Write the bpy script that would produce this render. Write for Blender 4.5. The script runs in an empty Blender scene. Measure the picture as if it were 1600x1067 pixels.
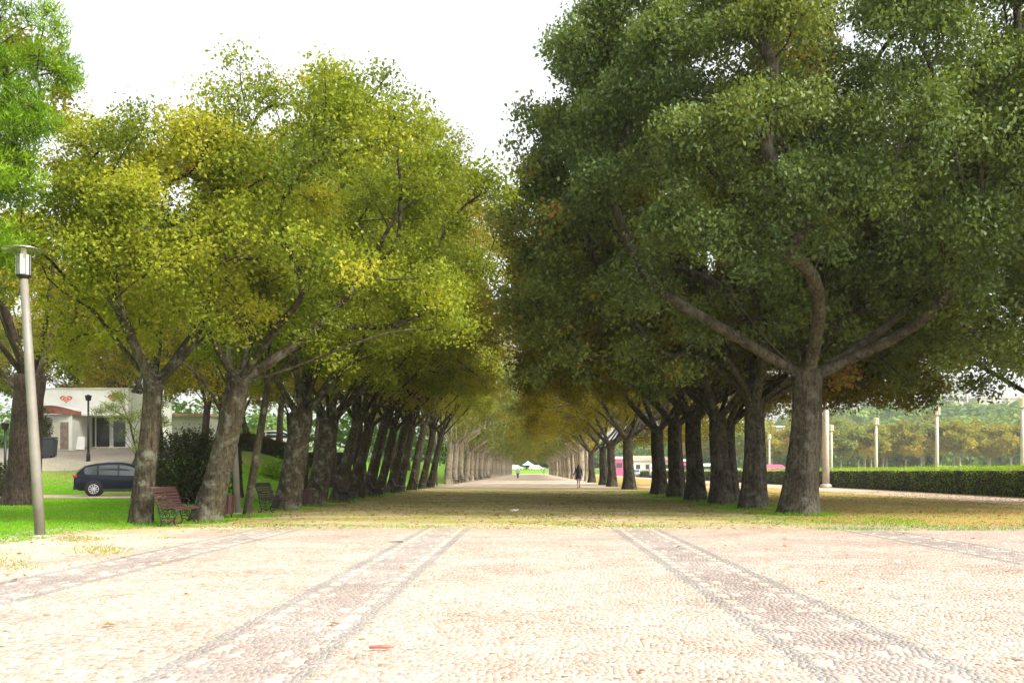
import bpy, math, random
import numpy as np
from mathutils import Vector, Matrix
random.seed(7)
SC = bpy.context.scene
COL = SC.collection
F, H, U0, V0 = 1500.0, 1.25, 830.0, 736.0
PI = math.pi
def P(u, v, D):
    return Vector(((u-U0)*D/F, D, H+(V0-v)*D/F))
def GX(u, D): return (u-U0)*D/F

# ------------------------------------------------------------------ materials
def new_mat(name):
    m = bpy.data.materials.new(name); m.use_nodes = True
    nt = m.node_tree; nt.nodes.clear()
    out = nt.nodes.new('ShaderNodeOutputMaterial')
    return m, nt, out
def N(nt, t, **kw):
    n = nt.nodes.new(t)
    for k, v in kw.items():
        if k.startswith('_'): setattr(n, k[1:], v)
        else:
            k2 = k.replace('__', ' ')
            n.inputs[int(k[1:]) if k[0] == 'i' and k[1:].isdigit() else k2].default_value = v
    return n
def L(nt, a, b): nt.links.new(a, b)
def ramp(nt, fac, stops, interp='LINEAR'):
    r = nt.nodes.new('ShaderNodeValToRGB'); r.color_ramp.interpolation = interp
    cr = r.color_ramp
    while len(cr.elements) < len(stops): cr.elements.new(0.5)
    for e, (p, c) in zip(cr.elements, stops):
        e.position = p; e.color = (c[0], c[1], c[2], 1)
    if fac is not None: L(nt, fac, r.inputs[0])
    return r
def mixc(nt, fac, a, b, mode='MIX'):
    m = nt.nodes.new('ShaderNodeMix'); m.data_type = 'RGBA'; m.blend_type = mode
    for s, x in ((m.inputs[0], fac), (m.inputs[6], a), (m.inputs[7], b)):
        if isinstance(x, bpy.types.NodeSocket): L(nt, x, s)
        elif isinstance(x, (int, float)): s.default_value = x
        else: s.default_value = (x[0], x[1], x[2], 1)
    return m.outputs[2]
def math_n(nt, op, a, b=0.0, clamp=False):
    m = nt.nodes.new('ShaderNodeMath'); m.operation = op; m.use_clamp = clamp
    for s, x in ((m.inputs[0], a), (m.inputs[1], b)):
        if isinstance(x, bpy.types.NodeSocket): L(nt, x, s)
        else: s.default_value = x
    return m.outputs[0]
def sstep(nt, val, a, b):
    m = nt.nodes.new('ShaderNodeMapRange'); m.interpolation_type = 'SMOOTHSTEP'
    L(nt, val, m.inputs[0]); m.inputs[1].default_value = a; m.inputs[2].default_value = b
    return m.outputs[0]
def noise(nt, vec, scale, detail=4, rough=0.6):
    n = nt.nodes.new('ShaderNodeTexNoise'); n.inputs['Scale'].default_value = scale
    n.inputs['Detail'].default_value = detail; n.inputs['Roughness'].default_value = rough
    if vec is not None: L(nt, vec, n.inputs['Vector'])
    return n.outputs['Fac']
def pos(nt):
    g = nt.nodes.new('ShaderNodeNewGeometry'); s = nt.nodes.new('ShaderNodeSeparateXYZ')
    L(nt, g.outputs['Position'], s.inputs[0]); return g.outputs['Position'], s
def objc(nt): return nt.nodes.new('ShaderNodeTexCoord').outputs['Object']
def bump(nt, h, strength, dist, bsdf):
    b = nt.nodes.new('ShaderNodeBump'); b.inputs['Strength'].default_value = strength
    b.inputs['Distance'].default_value = dist; L(nt, h, b.inputs['Height']); L(nt, b.outputs[0], bsdf.inputs['Normal'])

def simple(name, col, rough=0.6, metal=0.0, var=0.12, scale=6.0, coat=0.0, bmp=0.0, spec=0.5):
    m, nt, out = new_mat(name)
    b = N(nt, 'ShaderNodeBsdfPrincipled', Roughness=rough, Metallic=metal)
    b.inputs['Coat Weight'].default_value = coat; b.inputs['Specular IOR Level'].default_value = spec
    v = objc(nt); n = noise(nt, v, scale)
    lo = [max(0, c*(1-var*2)) for c in col]; hi = [min(1, c*(1+var)) for c in col]
    r = ramp(nt, n, [(0.3, lo), (0.7, hi)])
    L(nt, r.outputs[0], b.inputs['Base Color'])
    if bmp: bump(nt, noise(nt, v, scale*4), bmp, 0.02, b)
    L(nt, b.outputs[0], out.inputs[0]); return m

def bark(name, dark, light, lichen, lich_amt=0.5):
    m, nt, out = new_mat(name)
    b = N(nt, 'ShaderNodeBsdfPrincipled', Roughness=0.9)
    b.inputs['Specular IOR Level'].default_value = 0.2
    v = objc(nt)
    mp = nt.nodes.new('ShaderNodeMapping'); mp.inputs['Scale'].default_value = (1, 1, 0.18); L(nt, v, mp.inputs[0])
    n1 = noise(nt, mp.outputs[0], 16, 6, 0.7)
    n2 = noise(nt, v, 3.5, 5, 0.65)
    n3 = noise(nt, v, 26, 3, 0.6); n4 = noise(nt, v, 1.3, 4, 0.6); n5 = noise(nt, v, 9, 6, 0.75)
    c = ramp(nt, math_n(nt, 'ADD', math_n(nt, 'MULTIPLY', n1, 0.55), math_n(nt, 'MULTIPLY', n5, 0.45)), [(0.40, dark), (0.58, light)]).outputs[0]
    c = mixc(nt, 1.0, c, ramp(nt, n4, [(0.35, (0.55, 0.52, 0.48)), (0.65, (1.25, 1.22, 1.15))]).outputs[0], 'MULTIPLY')
    k = ramp(nt, n2, [(0.52, (0, 0, 0)), (0.66, (1, 1, 1))]).outputs[0]
    c = mixc(nt, math_n(nt, 'MULTIPLY', k, lich_amt), c, lichen)
    k3 = ramp(nt, n3, [(0.68, (0, 0, 0)), (0.76, (1, 1, 1))]).outputs[0]
    c = mixc(nt, math_n(nt, 'MULTIPLY', k3, 0.5), c, (0.30, 0.30, 0.26))
    L(nt, c, b.inputs['Base Color'])
    bump(nt, n1, 0.9, 0.05, b)
    L(nt, b.outputs[0], out.inputs[0]); return m

def leafmat(name, stops, trans_mul=(1.25, 1.3, 0.5), trans=0.45, rough=0.55, spec=0.18):
    m, nt, out = new_mat(name)
    at = nt.nodes.new('ShaderNodeAttribute'); at.attribute_name = 'tint'
    oi = nt.nodes.new('ShaderNodeObjectInfo')
    f = math_n(nt, 'ADD', at.outputs['Fac'], math_n(nt, 'MULTIPLY', math_n(nt, 'SUBTRACT', oi.outputs['Random'], 0.5), 0.14))
    c = ramp(nt, f, stops).outputs[0]
    b = N(nt, 'ShaderNodeBsdfPrincipled', Roughness=rough)
    b.inputs['Specular IOR Level'].default_value = spec
    L(nt, c, b.inputs['Base Color'])
    t = nt.nodes.new('ShaderNodeBsdfTranslucent')
    L(nt, mixc(nt, 1.0, c, trans_mul, 'MULTIPLY'), t.inputs[0])
    mx = nt.nodes.new('ShaderNodeMixShader'); mx.inputs[0].default_value = trans
    L(nt, b.outputs[0], mx.inputs[1]); L(nt, t.outputs[0], mx.inputs[2]); L(nt, mx.outputs[0], out.inputs[0])
    return m

M = {}
M['bark_left'] = bark('bark_left', (0.014, 0.011, 0.007), (0.088, 0.075, 0.046), (0.165, 0.175, 0.13), 0.75)
M['bark_right'] = bark('bark_right', (0.014, 0.012, 0.009), (0.095, 0.084, 0.062), (0.13, 0.135, 0.11), 0.6)
M['bark_dark'] = bark('bark_dark', (0.018, 0.012, 0.010), (0.085, 0.062, 0.048), (0.09, 0.07, 0.06), 0.3)
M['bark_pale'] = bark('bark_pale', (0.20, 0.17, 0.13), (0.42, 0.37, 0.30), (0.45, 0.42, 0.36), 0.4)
M['leaf_left'] = leafmat('leaf_left', [(0.0, (0.105, 0.150, 0.016)), (0.35, (0.225, 0.275, 0.022)), (0.68, (0.37, 0.385, 0.034)), (0.93, (0.50, 0.42, 0.05)), (1.0, (0.42, 0.26, 0.05))], (1.3, 1.25, 0.5), 0.5)
M['leaf_right'] = leafmat('leaf_right', [(0.0, (0.058, 0.102, 0.026)), (0.5, (0.115, 0.168, 0.042)), (0.85, (0.19, 0.235, 0.045)), (0.98, (0.26, 0.27, 0.04)), (1.0, (0.30, 0.17, 0.04))], (1.5, 1.35, 0.30), 0.36, 0.5, 0.3)
M['leaf_mid'] = leafmat('leaf_mid', [(0.0, (0.085, 0.105, 0.010)), (0.4, (0.18, 0.18, 0.012)), (0.72, (0.29, 0.26, 0.016)), (0.96, (0.40, 0.32, 0.02)), (1.0, (0.42, 0.24, 0.03))], (1.5, 1.25, 0.35), 0.58)
M['leaf_autumn'] = leafmat('leaf_autumn', [(0.0, (0.17, 0.20, 0.03)), (0.4, (0.31, 0.29, 0.035)), (0.8, (0.46, 0.36, 0.05)), (1.0, (0.56, 0.33, 0.08))], (1.25, 1.15, 0.6), 0.5)
M['leaf_pine'] = leafmat('leaf_pine', [(0.0, (0.08, 0.16, 0.012)), (0.5, (0.20, 0.33, 0.016)), (1.0, (0.36, 0.48, 0.03))], (1.2, 1.3, 0.5), 0.4)
M['leaf_shrub'] = leafmat('leaf_shrub', [(0.0, (0.020, 0.035, 0.010)), (0.5, (0.05, 0.068, 0.020)), (0.9, (0.11, 0.085, 0.035)), (1.0, (0.18, 0.09, 0.04))], (1.2, 1.2, 0.5), 0.3)
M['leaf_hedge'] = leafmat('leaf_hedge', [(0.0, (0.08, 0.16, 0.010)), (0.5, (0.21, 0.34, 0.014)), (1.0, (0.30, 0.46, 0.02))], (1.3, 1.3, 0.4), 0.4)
M['leaf_wood'] = leafmat('leaf_wood', [(0.0, (0.045, 0.10, 0.030)), (0.5, (0.10, 0.19, 0.035)), (1.0, (0.22, 0.30, 0.05))], (1.2, 1.2, 0.5), 0.35)
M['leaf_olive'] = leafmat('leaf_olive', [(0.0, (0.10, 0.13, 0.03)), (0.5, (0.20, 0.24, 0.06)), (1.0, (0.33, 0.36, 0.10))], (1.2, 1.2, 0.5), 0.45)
M['grass'] = leafmat('grass', [(0.0, (0.07, 0.21, 0.010)), (0.5, (0.15, 0.38, 0.012)), (0.9, (0.27, 0.50, 0.02)), (1.0, (0.38, 0.40, 0.05))], (1.1, 1.1, 0.5), 0.4)
M['grass_dry'] = leafmat('grass_dry', [(0.0, (0.10, 0.17, 0.015)), (0.5, (0.20, 0.26, 0.02)), (1.0, (0.36, 0.30, 0.06))], (1.1, 1.1, 0.5), 0.3)
M['dead_leaf'] = leafmat('dead_leaf', [(0.0, (0.16, 0.08, 0.03)), (0.5, (0.34, 0.20, 0.06)), (0.9, (0.50, 0.36, 0.08)), (1.0, (0.42, 0.14, 0.05))], (1.1, 1, .5), 0.15)

# ------------------------------------------------------------------ mesh helpers
def np_mesh(name, V, Fq, mat=None, tint=None, smooth=False, k=None, color=None):
    """V (n,3); Fq (m,k) equal-size faces"""
    V = np.asarray(V, dtype=np.float32); Fq = np.asarray(Fq, dtype=np.int32)
    me = bpy.data.meshes.new(name)
    m, kk = Fq.shape
    me.vertices.add(len(V)); me.vertices.foreach_set('co', V.ravel())
    me.loops.add(m*kk); me.loops.foreach_set('vertex_index', Fq.ravel())
    me.polygons.add(m); me.polygons.foreach_set('loop_start', np.arange(0, m*kk, kk, dtype=np.int32))
    if smooth: me.polygons.foreach_set('use_smooth', np.ones(m, dtype=bool))
    if tint is not None:
        a = me.attributes.new('tint', 'FLOAT', 'FACE'); a.data.foreach_set('value', np.asarray(tint, dtype=np.float32))
    if color is not None:
        a = me.attributes.new('col', 'FLOAT_COLOR', 'FACE')
        c = np.ones((m, 4), dtype=np.float32); c[:, :3] = color; a.data.foreach_set('color', c.ravel())
    if mat: me.materials.append(mat)
    me.update(calc_edges=True)
    return me

class MB:
    def __init__(s): s.v = []; s.f = []; s.sm = []
    def add(s, vs, fs, smooth=False):
        o = len(s.v); s.v += [tuple(v) for v in vs]
        for f in fs: s.f.append(tuple(i+o for i in f)); s.sm.append(smooth)
        return s
    def box(s, c, d, rz=0.0, rx=0.0, ry=0.0, taper=1.0, bev=0.0):
        hx, hy, hz = d[0]/2, d[1]/2, d[2]/2
        R = Matrix.Rotation(rz, 3, 'Z') @ Matrix.Rotation(ry, 3, 'Y') @ Matrix.Rotation(rx, 3, 'X')
        if bev <= 0:
            vs = [(-hx, -hy, -hz), (hx, -hy, -hz), (hx, hy, -hz), (-hx, hy, -hz),
                  (-hx*taper, -hy*taper, hz), (hx*taper, -hy*taper, hz), (hx*taper, hy*taper, hz), (-hx*taper, hy*taper, hz)]
            fs = [(0, 3, 2, 1), (4, 5, 6, 7), (0, 1, 5, 4), (1, 2, 6, 5), (2, 3, 7, 6), (3, 0, 4, 7)]
        else:
            b = min(bev, hx*.9, hy*.9, hz*.9)
            def ring(x, y, z, b):
                return [(-x+b, -y, z), (x-b, -y, z), (x, -y+b, z), (x, y-b, z), (x-b, y, z), (-x+b, y, z), (-x, y-b, z), (-x, -y+b, z)]
            vs = ring(hx-b, hy-b, -hz, b*.3) + ring(hx, hy, -hz+b, b) + ring(hx*taper, hy*taper, hz-b, b) + ring(hx*taper-b, hy*taper-b, hz, b*.3)
            fs = [tuple(range(7, -1, -1)), tuple(range(24, 32))]
            for r in range(3):
                for i in range(8):
                    j = (i+1) % 8; fs.append((r*8+i, r*8+j, r*8+8+j, r*8+8+i))
        vs = [R @ Vector(v)+Vector(c) for v in vs]
        return s.add(vs, fs)
    def tube(s, pts, rad, n=8, cap=True, smooth=True):
        pts = [Vector(p) for p in pts]
        if isinstance(rad, (int, float)): rad = [rad]*len(pts)
        vs = []; fs = []
        t0 = (pts[1]-pts[0]).normalized()
        a = Vector((0, 0, 1)) if abs(t0.z) < 0.9 else Vector((1, 0, 0))
        u = t0.cross(a).normalized()
        for i, p in enumerate(pts):
            t = (pts[min(i+1, len(pts)-1)]-pts[max(i-1, 0)])
            t = t.normalized() if t.length > 1e-9 else t0
            u = (u-t*u.dot(t)); u = u.normalized() if u.length > 1e-6 else t.orthogonal().normalized()
            w = t.cross(u)
            for k in range(n):
                an = 2*PI*k/n; vs.append(p+(u*math.cos(an)+w*math.sin(an))*rad[i])
        for i in range(len(pts)-1):
            for k in range(n):
                k2 = (k+1) % n; fs.append((i*n+k, i*n+k2, (i+1)*n+k2, (i+1)*n+k))
        if cap:
            fs.append(tuple(range(n-1, -1, -1))); fs.append(tuple((len(pts)-1)*n+k for k in range(n)))
        return s.add(vs, fs, smooth)
    def lathe(s, prof, n=16, c=(0, 0, 0), axis='Z', smooth=True):
        vs = []; fs = []
        for r, z in prof:
            for k in range(n):
                a = 2*PI*k/n; x, y = r*math.cos(a), r*math.sin(a)
                v = (x, y, z) if axis == 'Z' else ((x, z, y) if axis == 'Y' else (z, x, y))
                vs.append(Vector(v)+Vector(c))
        for i in range(len(prof)-1):
            for k in range(n):
                k2 = (k+1) % n; fs.append((i*n+k, i*n+k2, (i+1)*n+k2, (i+1)*n+k))
        fs.append(tuple(range(n-1, -1, -1))); fs.append(tuple((len(prof)-1)*n+k for k in range(n)))
        return s.add(vs, fs, smooth)
    def prism(s, poly, y0, y1):
        n = len(poly); vs = [(x, y0, z) for x, z in poly]+[(x, y1, z) for x, z in poly]
        fs = [tuple(range(n)), tuple(range(2*n-1, n-1, -1))]+[(i, n+i, n+(i+1) % n, (i+1) % n) for i in range(n)]
        return s.add(vs, fs)
    def mesh(s, name, mat):
        me = bpy.data.meshes.new(name); me.from_pydata(s.v, [], s.f); me.materials.append(mat)
        me.polygons.foreach_set('use_smooth', s.sm); me.update(); return me
    def build(s, name, mat, parent=None, **kw):
        return link(name, s.mesh(name, mat), parent, **kw)

def link(name, me, parent=None, loc=None, rot=None):
    o = bpy.data.objects.new(name, me); COL.objects.link(o)
    if parent: o.parent = parent
    if loc is not None: o.location = loc
    if rot is not None: o.rotation_euler = rot
    return o
def tag(o, label=None, cat=None, group=None, kind=None):
    if label: o['label'] = label
    if cat: o['category'] = cat
    if group: o['group'] = group
    if kind: o['kind'] = kind
    return o
def empty(name, loc, rz=0, scale=1.0):
    o = bpy.data.objects.new(name, None); COL.objects.link(o); o.empty_display_size = 0.3
    o.location = loc; o.rotation_euler = (0, 0, rz); o.scale = (scale,)*3
    return o
def copy_tree(o, parent=None):
    c = o.copy(); COL.objects.link(c); c.parent = parent
    for ch in list(o.children): copy_tree(ch, c)
    return c

# ------------------------------------------------------------------ terrain
def ss(a, b, x):
    t = np.clip((np.asarray(x, dtype=float)-a)/(b-a), 0, 1); return t*t*(3-2*t)
def terr(x, y):
    x = np.asarray(x, dtype=float); y = np.asarray(y, dtype=float)
    z = 2.9*ss(50, 70, y)*ss(-11, -20, x)*(1-0.0*x)
    z = z*(1-ss(300, 420, y))
    z = z+30*ss(290, 560, y)*ss(30, 190, x)+1.9*ss(424, 448, y)*ss(90, 60, np.abs(x))
    z = z+22*ss(520, 800, y)*ss(60, -100, x)
    return z
def terrz(x, y): return float(terr(x, y))
def grid(name, xs, ys, dz, mat, zfun=terr, mask=None):
    xs = np.array(xs, float); ys = np.array(ys, float)
    X, Y = np.meshgrid(xs, ys, indexing='ij'); Z = zfun(X, Y)+dz
    V = np.stack([X, Y, Z], -1).reshape(-1, 3)
    nx, ny = len(xs), len(ys)
    I, J = np.meshgrid(np.arange(nx-1), np.arange(ny-1), indexing='ij')
    if mask is not None:
        k = mask(xs[I]+0.5*(xs[I+1]-xs[I]), ys[J]+0.5*(ys[J+1]-ys[J])); I = I[k]; J = J[k]
    I = I.ravel(); J = J.ravel(); a = I*ny+J
    T = np.concatenate([np.stack([a, a+ny, a+ny+1], 1), np.stack([a, a+ny+1, a+1], 1)])
    return np_mesh(name, V, T, mat, smooth=True)

XS = [-3000, -1200, -500, -250, -150, -110]+list(range(-90, -8, 1))+list(range(-8, 30, 2))+list(range(30, 400, 10))+[450, 600, 1200, 3000]
YS = [-300, -60, -10]+list(range(0, 130, 1))+list(range(130, 900, 10))+[1000, 1500, 4000]

def ground_material():
    m, nt, out = new_mat('ground_soil_grass')
    b = N(nt, 'ShaderNodeBsdfPrincipled', Roughness=0.95); b.inputs['Specular IOR Level'].default_value = 0.1
    p, s = pos(nt)
    nb = noise(nt, p, 0.25, 5); nf = noise(nt, p, 9, 6, 0.7); nm = noise(nt, p, 1.4, 5, 0.65)
    lawn = ramp(nt, nf, [(0.3, (0.085, 0.24, 0.010)), (0.7, (0.17, 0.38, 0.016))]).outputs[0]
    lawn = mixc(nt, ramp(nt, nb, [(0.46, (0, 0, 0)), (0.62, (0.85, 0.85, 0.85))]).outputs[0], lawn, (0.24, 0.23, 0.07))
    litter = ramp(nt, nf, [(0.25, (0.20, 0.12, 0.045)), (0.55, (0.42, 0.26, 0.10)), (0.8, (0.60, 0.41, 0.18))]).outputs[0]
    gr = ramp(nt, nf, [(0.3, (0.14, 0.20, 0.02)), (0.7, (0.32, 0.38, 0.05))]).outputs[0]
    litter = mixc(nt, ramp(nt, nm, [(0.47, (0, 0, 0)), (0.62, (1, 1, 1))]).outputs[0], litter, gr)
    # x edge of the lawn, wandering
    xe = math_n(nt, 'ADD', s.outputs[0], math_n(nt, 'MULTIPLY', math_n(nt, 'SUBTRACT', nm, 0.5), 2.2))
    c = mixc(nt, sstep(nt, xe, -9.9, -8.9), lawn, litter)
    far = mixc(nt, nf, (0.16, 0.24, 0.05), (0.28, 0.27, 0.09))
    c = mixc(nt, sstep(nt, s.outputs[0], 24.2, 24.8), c, far)
    c = mixc(nt, sstep(nt, s.outputs[1], 417, 419), c, lawn)
    L(nt, c, b.inputs['Base Color']); bump(nt, nf, 0.6, 0.05, b)
    L(nt, b.outputs[0], out.inputs[0]); return m
M['ground'] = ground_material()

def avenue_material():
    m, nt, out = new_mat('avenue_surface')
    b = N(nt, 'ShaderNodeBsdfPrincipled', Roughness=0.9); b.inputs['Specular IOR Level'].default_value = 0.15
    p, s = pos(nt)
    nf = noise(nt, p, 11, 6, 0.75); nm = noise(nt, p, 0.9, 6, 0.65); nb = noise(nt, p, 0.16, 4)
    mp = nt.nodes.new('ShaderNodeMapping'); mp.inputs['Scale'].default_value = (0.35, 1.4, 1); L(nt, p, mp.inputs[0])
    ns = noise(nt, mp.outputs[0], 0.5, 5, 0.6)
    litter = ramp(nt, nf, [(0.25, (0.21, 0.145, 0.075)), (0.5, (0.38, 0.275, 0.145)), (0.78, (0.56, 0.44, 0.28))]).outputs[0]
    gr = ramp(nt, nf, [(0.3, (0.18, 0.195, 0.035)), (0.7, (0.35, 0.345, 0.08))]).outputs[0]
    lit = mixc(nt, ramp(nt, nm, [(0.40, (0, 0, 0)), (0.58, (1, 1, 1))]).outputs[0], litter, gr)
    stone = ramp(nt, nf, [(0.3, (0.48, 0.36, 0.27)), (0.7, (0.78, 0.63, 0.50))]).outputs[0]
    # bare cobble showing in streaks, more towards the far end
    k = ramp(nt, ns, [(0.46, (0, 0, 0)), (0.68, (1, 1, 1))]).outputs[0]
    lit = mixc(nt, math_n(nt, 'MULTIPLY', k, 0.55), lit, stone)
    yy = math_n(nt, 'ADD', s.outputs[1], math_n(nt, 'MULTIPLY', math_n(nt, 'SUBTRACT', nb, 0.5), 14.0))
    c = mixc(nt, sstep(nt, yy, 66, 78), lit, stone)  # bare far paving, its pale colour also stands in for open-sky light
    ynear = math_n(nt, 'ADD', s.outputs[1], math_n(nt, 'MULTIPLY', math_n(nt, 'SUBTRACT', nm, 0.5), 3.0))
    c = mixc(nt, sstep(nt, ynear, 22.6, 20.6), c, stone)
    # side verges green
    ax = math_n(nt, 'ABSOLUTE', math_n(nt, 'ADD', s.outputs[0], 0.5))
    xe = math_n(nt, 'ADD', ax, math_n(nt, 'MULTIPLY', math_n(nt, 'SUBTRACT', nm, 0.5), 2.5))
    c = mixc(nt, math_n(nt, 'MULTIPLY', sstep(nt, xe, 6.0, 7.6), 0.75), c, gr)
    L(nt, c, b.inputs['Base Color']); bump(nt, nf, 0.5, 0.03, b)
    L(nt, b.outputs[0], out.inputs[0]); return m
M['avenue'] = avenue_material()

def path_material(name, a, c_, sc=8):
    m, nt, out = new_mat(name)
    b = N(nt, 'ShaderNodeBsdfPrincipled', Roughness=0.9)
    p, s = pos(nt); nf = noise(nt, p, sc, 6, 0.7); nb = noise(nt, p, 0.6, 4)
    c = ramp(nt, nf, [(0.3, a), (0.7, c_)]).outputs[0]
    c = mixc(nt, math_n(nt, 'MULTIPLY', ramp(nt, nb, [(0.45, (0, 0, 0)), (0.7, (1, 1, 1))]).outputs[0], 0.35), c, (0.26, 0.17, 0.07))
    L(nt, c, b.inputs['Base Color']); bump(nt, nf, 0.4, 0.02, b); L(nt, b.outputs[0], out.inputs[0]); return m
M['sidepath'] = path_material('pinkish_path', (0.36, 0.24, 0.17), (0.60, 0.44, 0.34))
M['plaza'] = path_material('grey_setts', (0.22, 0.19, 0.15), (0.40, 0.36, 0.29))

tag(link('ground', grid('ground', XS, YS, 0, M['ground'])), kind='structure')
tag(link('avenue', grid('avenue', np.arange(-9.0, 7.6, 1), list(range(19, 130, 1))+list(range(130, 421, 10)), 0.004, M['avenue'], lambda x, y: x*0)), kind='structure')
tag(link('side_path', grid('side_path', np.arange(18.2, 23.3, 1), list(range(36, 130))+list(range(130, 341, 10)), 0.004, M['sidepath'], lambda x, y: x*0)), kind='structure')
tag(link('cross_path', grid('cross_path', np.arange(8.6, 18.2, 1.2), np.arange(71, 82, 1), 0.004, M['sidepath'], lambda x, y: x*0)), kind='structure')
tag(link('road', grid('road', range(-60, -17), range(44, 51), 0.02, M['sidepath'])), kind='structure')
tag(link('plaza', grid('plaza', range(-60, -18), range(52, 70), 0.02, M['plaza'],
     mask=lambda x, y: (y > 60.5+0.42*(x+27)*np.where(x > -27, 1.0, 1.6)) & (x < -23))), kind='structure')

# ------------------------------------------------------------------ cobbled pavement (real stones)
def cobbles():
    rng = np.random.default_rng(3)
    sy, sx = 0.044, 0.048
    x0, x1, y0, y1 = -10.5, 16.0, 3.2, 23.2
    rows = int((y1-y0)/sy); V = []; Cc = []; 
    for r in range(rows):
        y = y0+r*sy
        n = int((x1-x0)/sx)
        w = rng.uniform(0.75, 1.25, n); xs = x0+np.cumsum(w)/w.sum()*(x1-x0)
        xl = np.concatenate([[x0], xs[:-1]]); xr = xs
        yw = y+0.015*np.sin(xl*1.3+r*0.05)+rng.uniform(-0.003, 0.003, n)
        cx = (xl+xr)/2
        # strips
        inL = (cx > -2.35) & (cx < -1.33); inR = (cx > 1.72) & (cx < 2.76); inA = (cx > -5.95) & (cx < -4.9); inB = (cx > 6.5) & (cx < 7.6)
        keep = (cx > -6.6+0.5*math.sin(y*0.9)+rng.normal(0, 0.25, n)) | (rng.random(n) < 0.25)
        keep &= np.abs(cx) < 0.62*y+2.5
        keep &= ~((y > 20.2) & (rng.random(n) < (y-20.2)/2.6+0.25*np.sin(cx*1.1)*np.sin(cx*0.37+1)))
        base = np.array([0.445, 0.375, 0.31]) + rng.normal(0, 1, (n, 1))*np.array([0.085, 0.08, 0.075])
        pk = rng.random(n) < 0.30+0.45*max(0, min(1, (y-10)/9))
        base[pk] = np.array([0.42, 0.325, 0.28])+rng.normal(0, 0.04, (pk.sum(), 1))
        gp = rng.random(n) < 0.05; base[gp] = np.array([0.36, 0.31, 0.27])
        for (msk, lo, hi) in ((inL, -2.35, -1.33), (inR, 1.72, 2.76), (inA, -5.95, -4.9), (inB, 6.5, 7.6)):
            t = (cx-lo)/(hi-lo)
            k = msk; nn = k.sum()
            if not nn: continue
            base[k] = np.array([0.315, 0.277, 0.255])+rng.normal(0, 0.035, (nn, 1))
            ed = k & ((t < 0.12) | (t > 0.88)); base[ed] = np.array([0.262, 0.252, 0.24])+rng.normal(0, 0.025, (ed.sum(), 1))
            da = k & (((t > 0.14) & (t < 0.23)) | ((t > 0.77) & (t < 0.86)))
            if (r % 11) < 6: base[da] = np.array([0.56, 0.50, 0.39])
            da2 = k & (((t > 0.30) & (t < 0.37)) | ((t > 0.63) & (t < 0.70)))
            if (r % 24) in (1, 2, 3, 4, 5): base[da2] = np.array([0.60, 0.54, 0.43])
            if (r % 24) in (13, 14, 15, 16): base[da2] = np.array([0.26, 0.255, 0.25])
        base = np.clip(base, 0.08, 0.78)
        g = 0.003
        ih = rng.uniform(0.003, 0.0055, n)
        tz = rng.normal(0, 0.0008, (n, 4))
        xa, xb = xl+g*0.5, xr-g*0.5; ya, yb = yw+g*0.4, yw+sy-g*0.4
        bv = 0.0055
        z0 = np.zeros(n)+0.001; z1 = ih+0.004
        q = np.stack([
            np.stack([xa, ya, z0], 1), np.stack([xb, ya, z0], 1), np.stack([xb, yb, z0], 1), np.stack([xa, yb, z0], 1),
            np.stack([xa+bv, ya+bv, z1+tz[:, 0]], 1), np.stack([xb-bv, ya+bv, z1+tz[:, 1]], 1), np.stack([xb-bv, yb-bv, z1+tz[:, 2]], 1), np.stack([xa+bv, yb-bv, z1+tz[:, 3]], 1)], 1)
        V.append(q[keep]); Cc.append(base[keep])
    V = np.concatenate(V); Cc = np.concatenate(Cc); n = len(V)
    fl = np.array([[4, 5, 6, 7], [0, 1, 5, 4], [1, 2, 6, 5], [2, 3, 7, 6], [3, 0, 4, 7]])
    Fq = (np.arange(n)[:, None, None]*8+fl[None]).reshape(-1, 4)
    col = np.repeat(Cc, 5, axis=0)
    m, nt, out = new_mat('cobble_stone')
    b = N(nt, 'ShaderNodeBsdfPrincipled', Roughness=0.55)
    at = nt.nodes.new('ShaderNodeAttribute'); at.attribute_name = 'col'
    p, s = pos(nt); nf = noise(nt, p, 60, 4); nb = noise(nt, p, 0.7, 5, 0.65)
    c = mixc(nt, 1.0, at.outputs['Color'], ramp(nt, nf, [(0.3, (0.82, 0.80, 0.78)), (0.7, (1.08, 1.06, 1.04))]).outputs[0], 'MULTIPLY')
    c = mixc(nt, 1.0, c, ramp(nt, nb, [(0.34, (0.78, 0.72, 0.69)), (0.6, (1.06, 1.05, 1.02))]).outputs[0], 'MULTIPLY')
    ny = math_n(nt, 'ADD', s.outputs[1], math_n(nt, 'MULTIPLY', math_n(nt, 'SUBTRACT', nb, 0.5), 2.5))
    c = mixc(nt, math_n(nt, 'MULTIPLY', sstep(nt, ny, 18.8, 22.6), 0.85), c, (0.30, 0.26, 0.13))
    L(nt, c, b.inputs['Base Color']); bump(nt, nf, 0.3, 0.004, b); L(nt, b.outputs[0], out.inputs[0])
    return np_mesh('cobbled_pavement', V.reshape(-1, 3), Fq, m, color=col)
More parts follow.
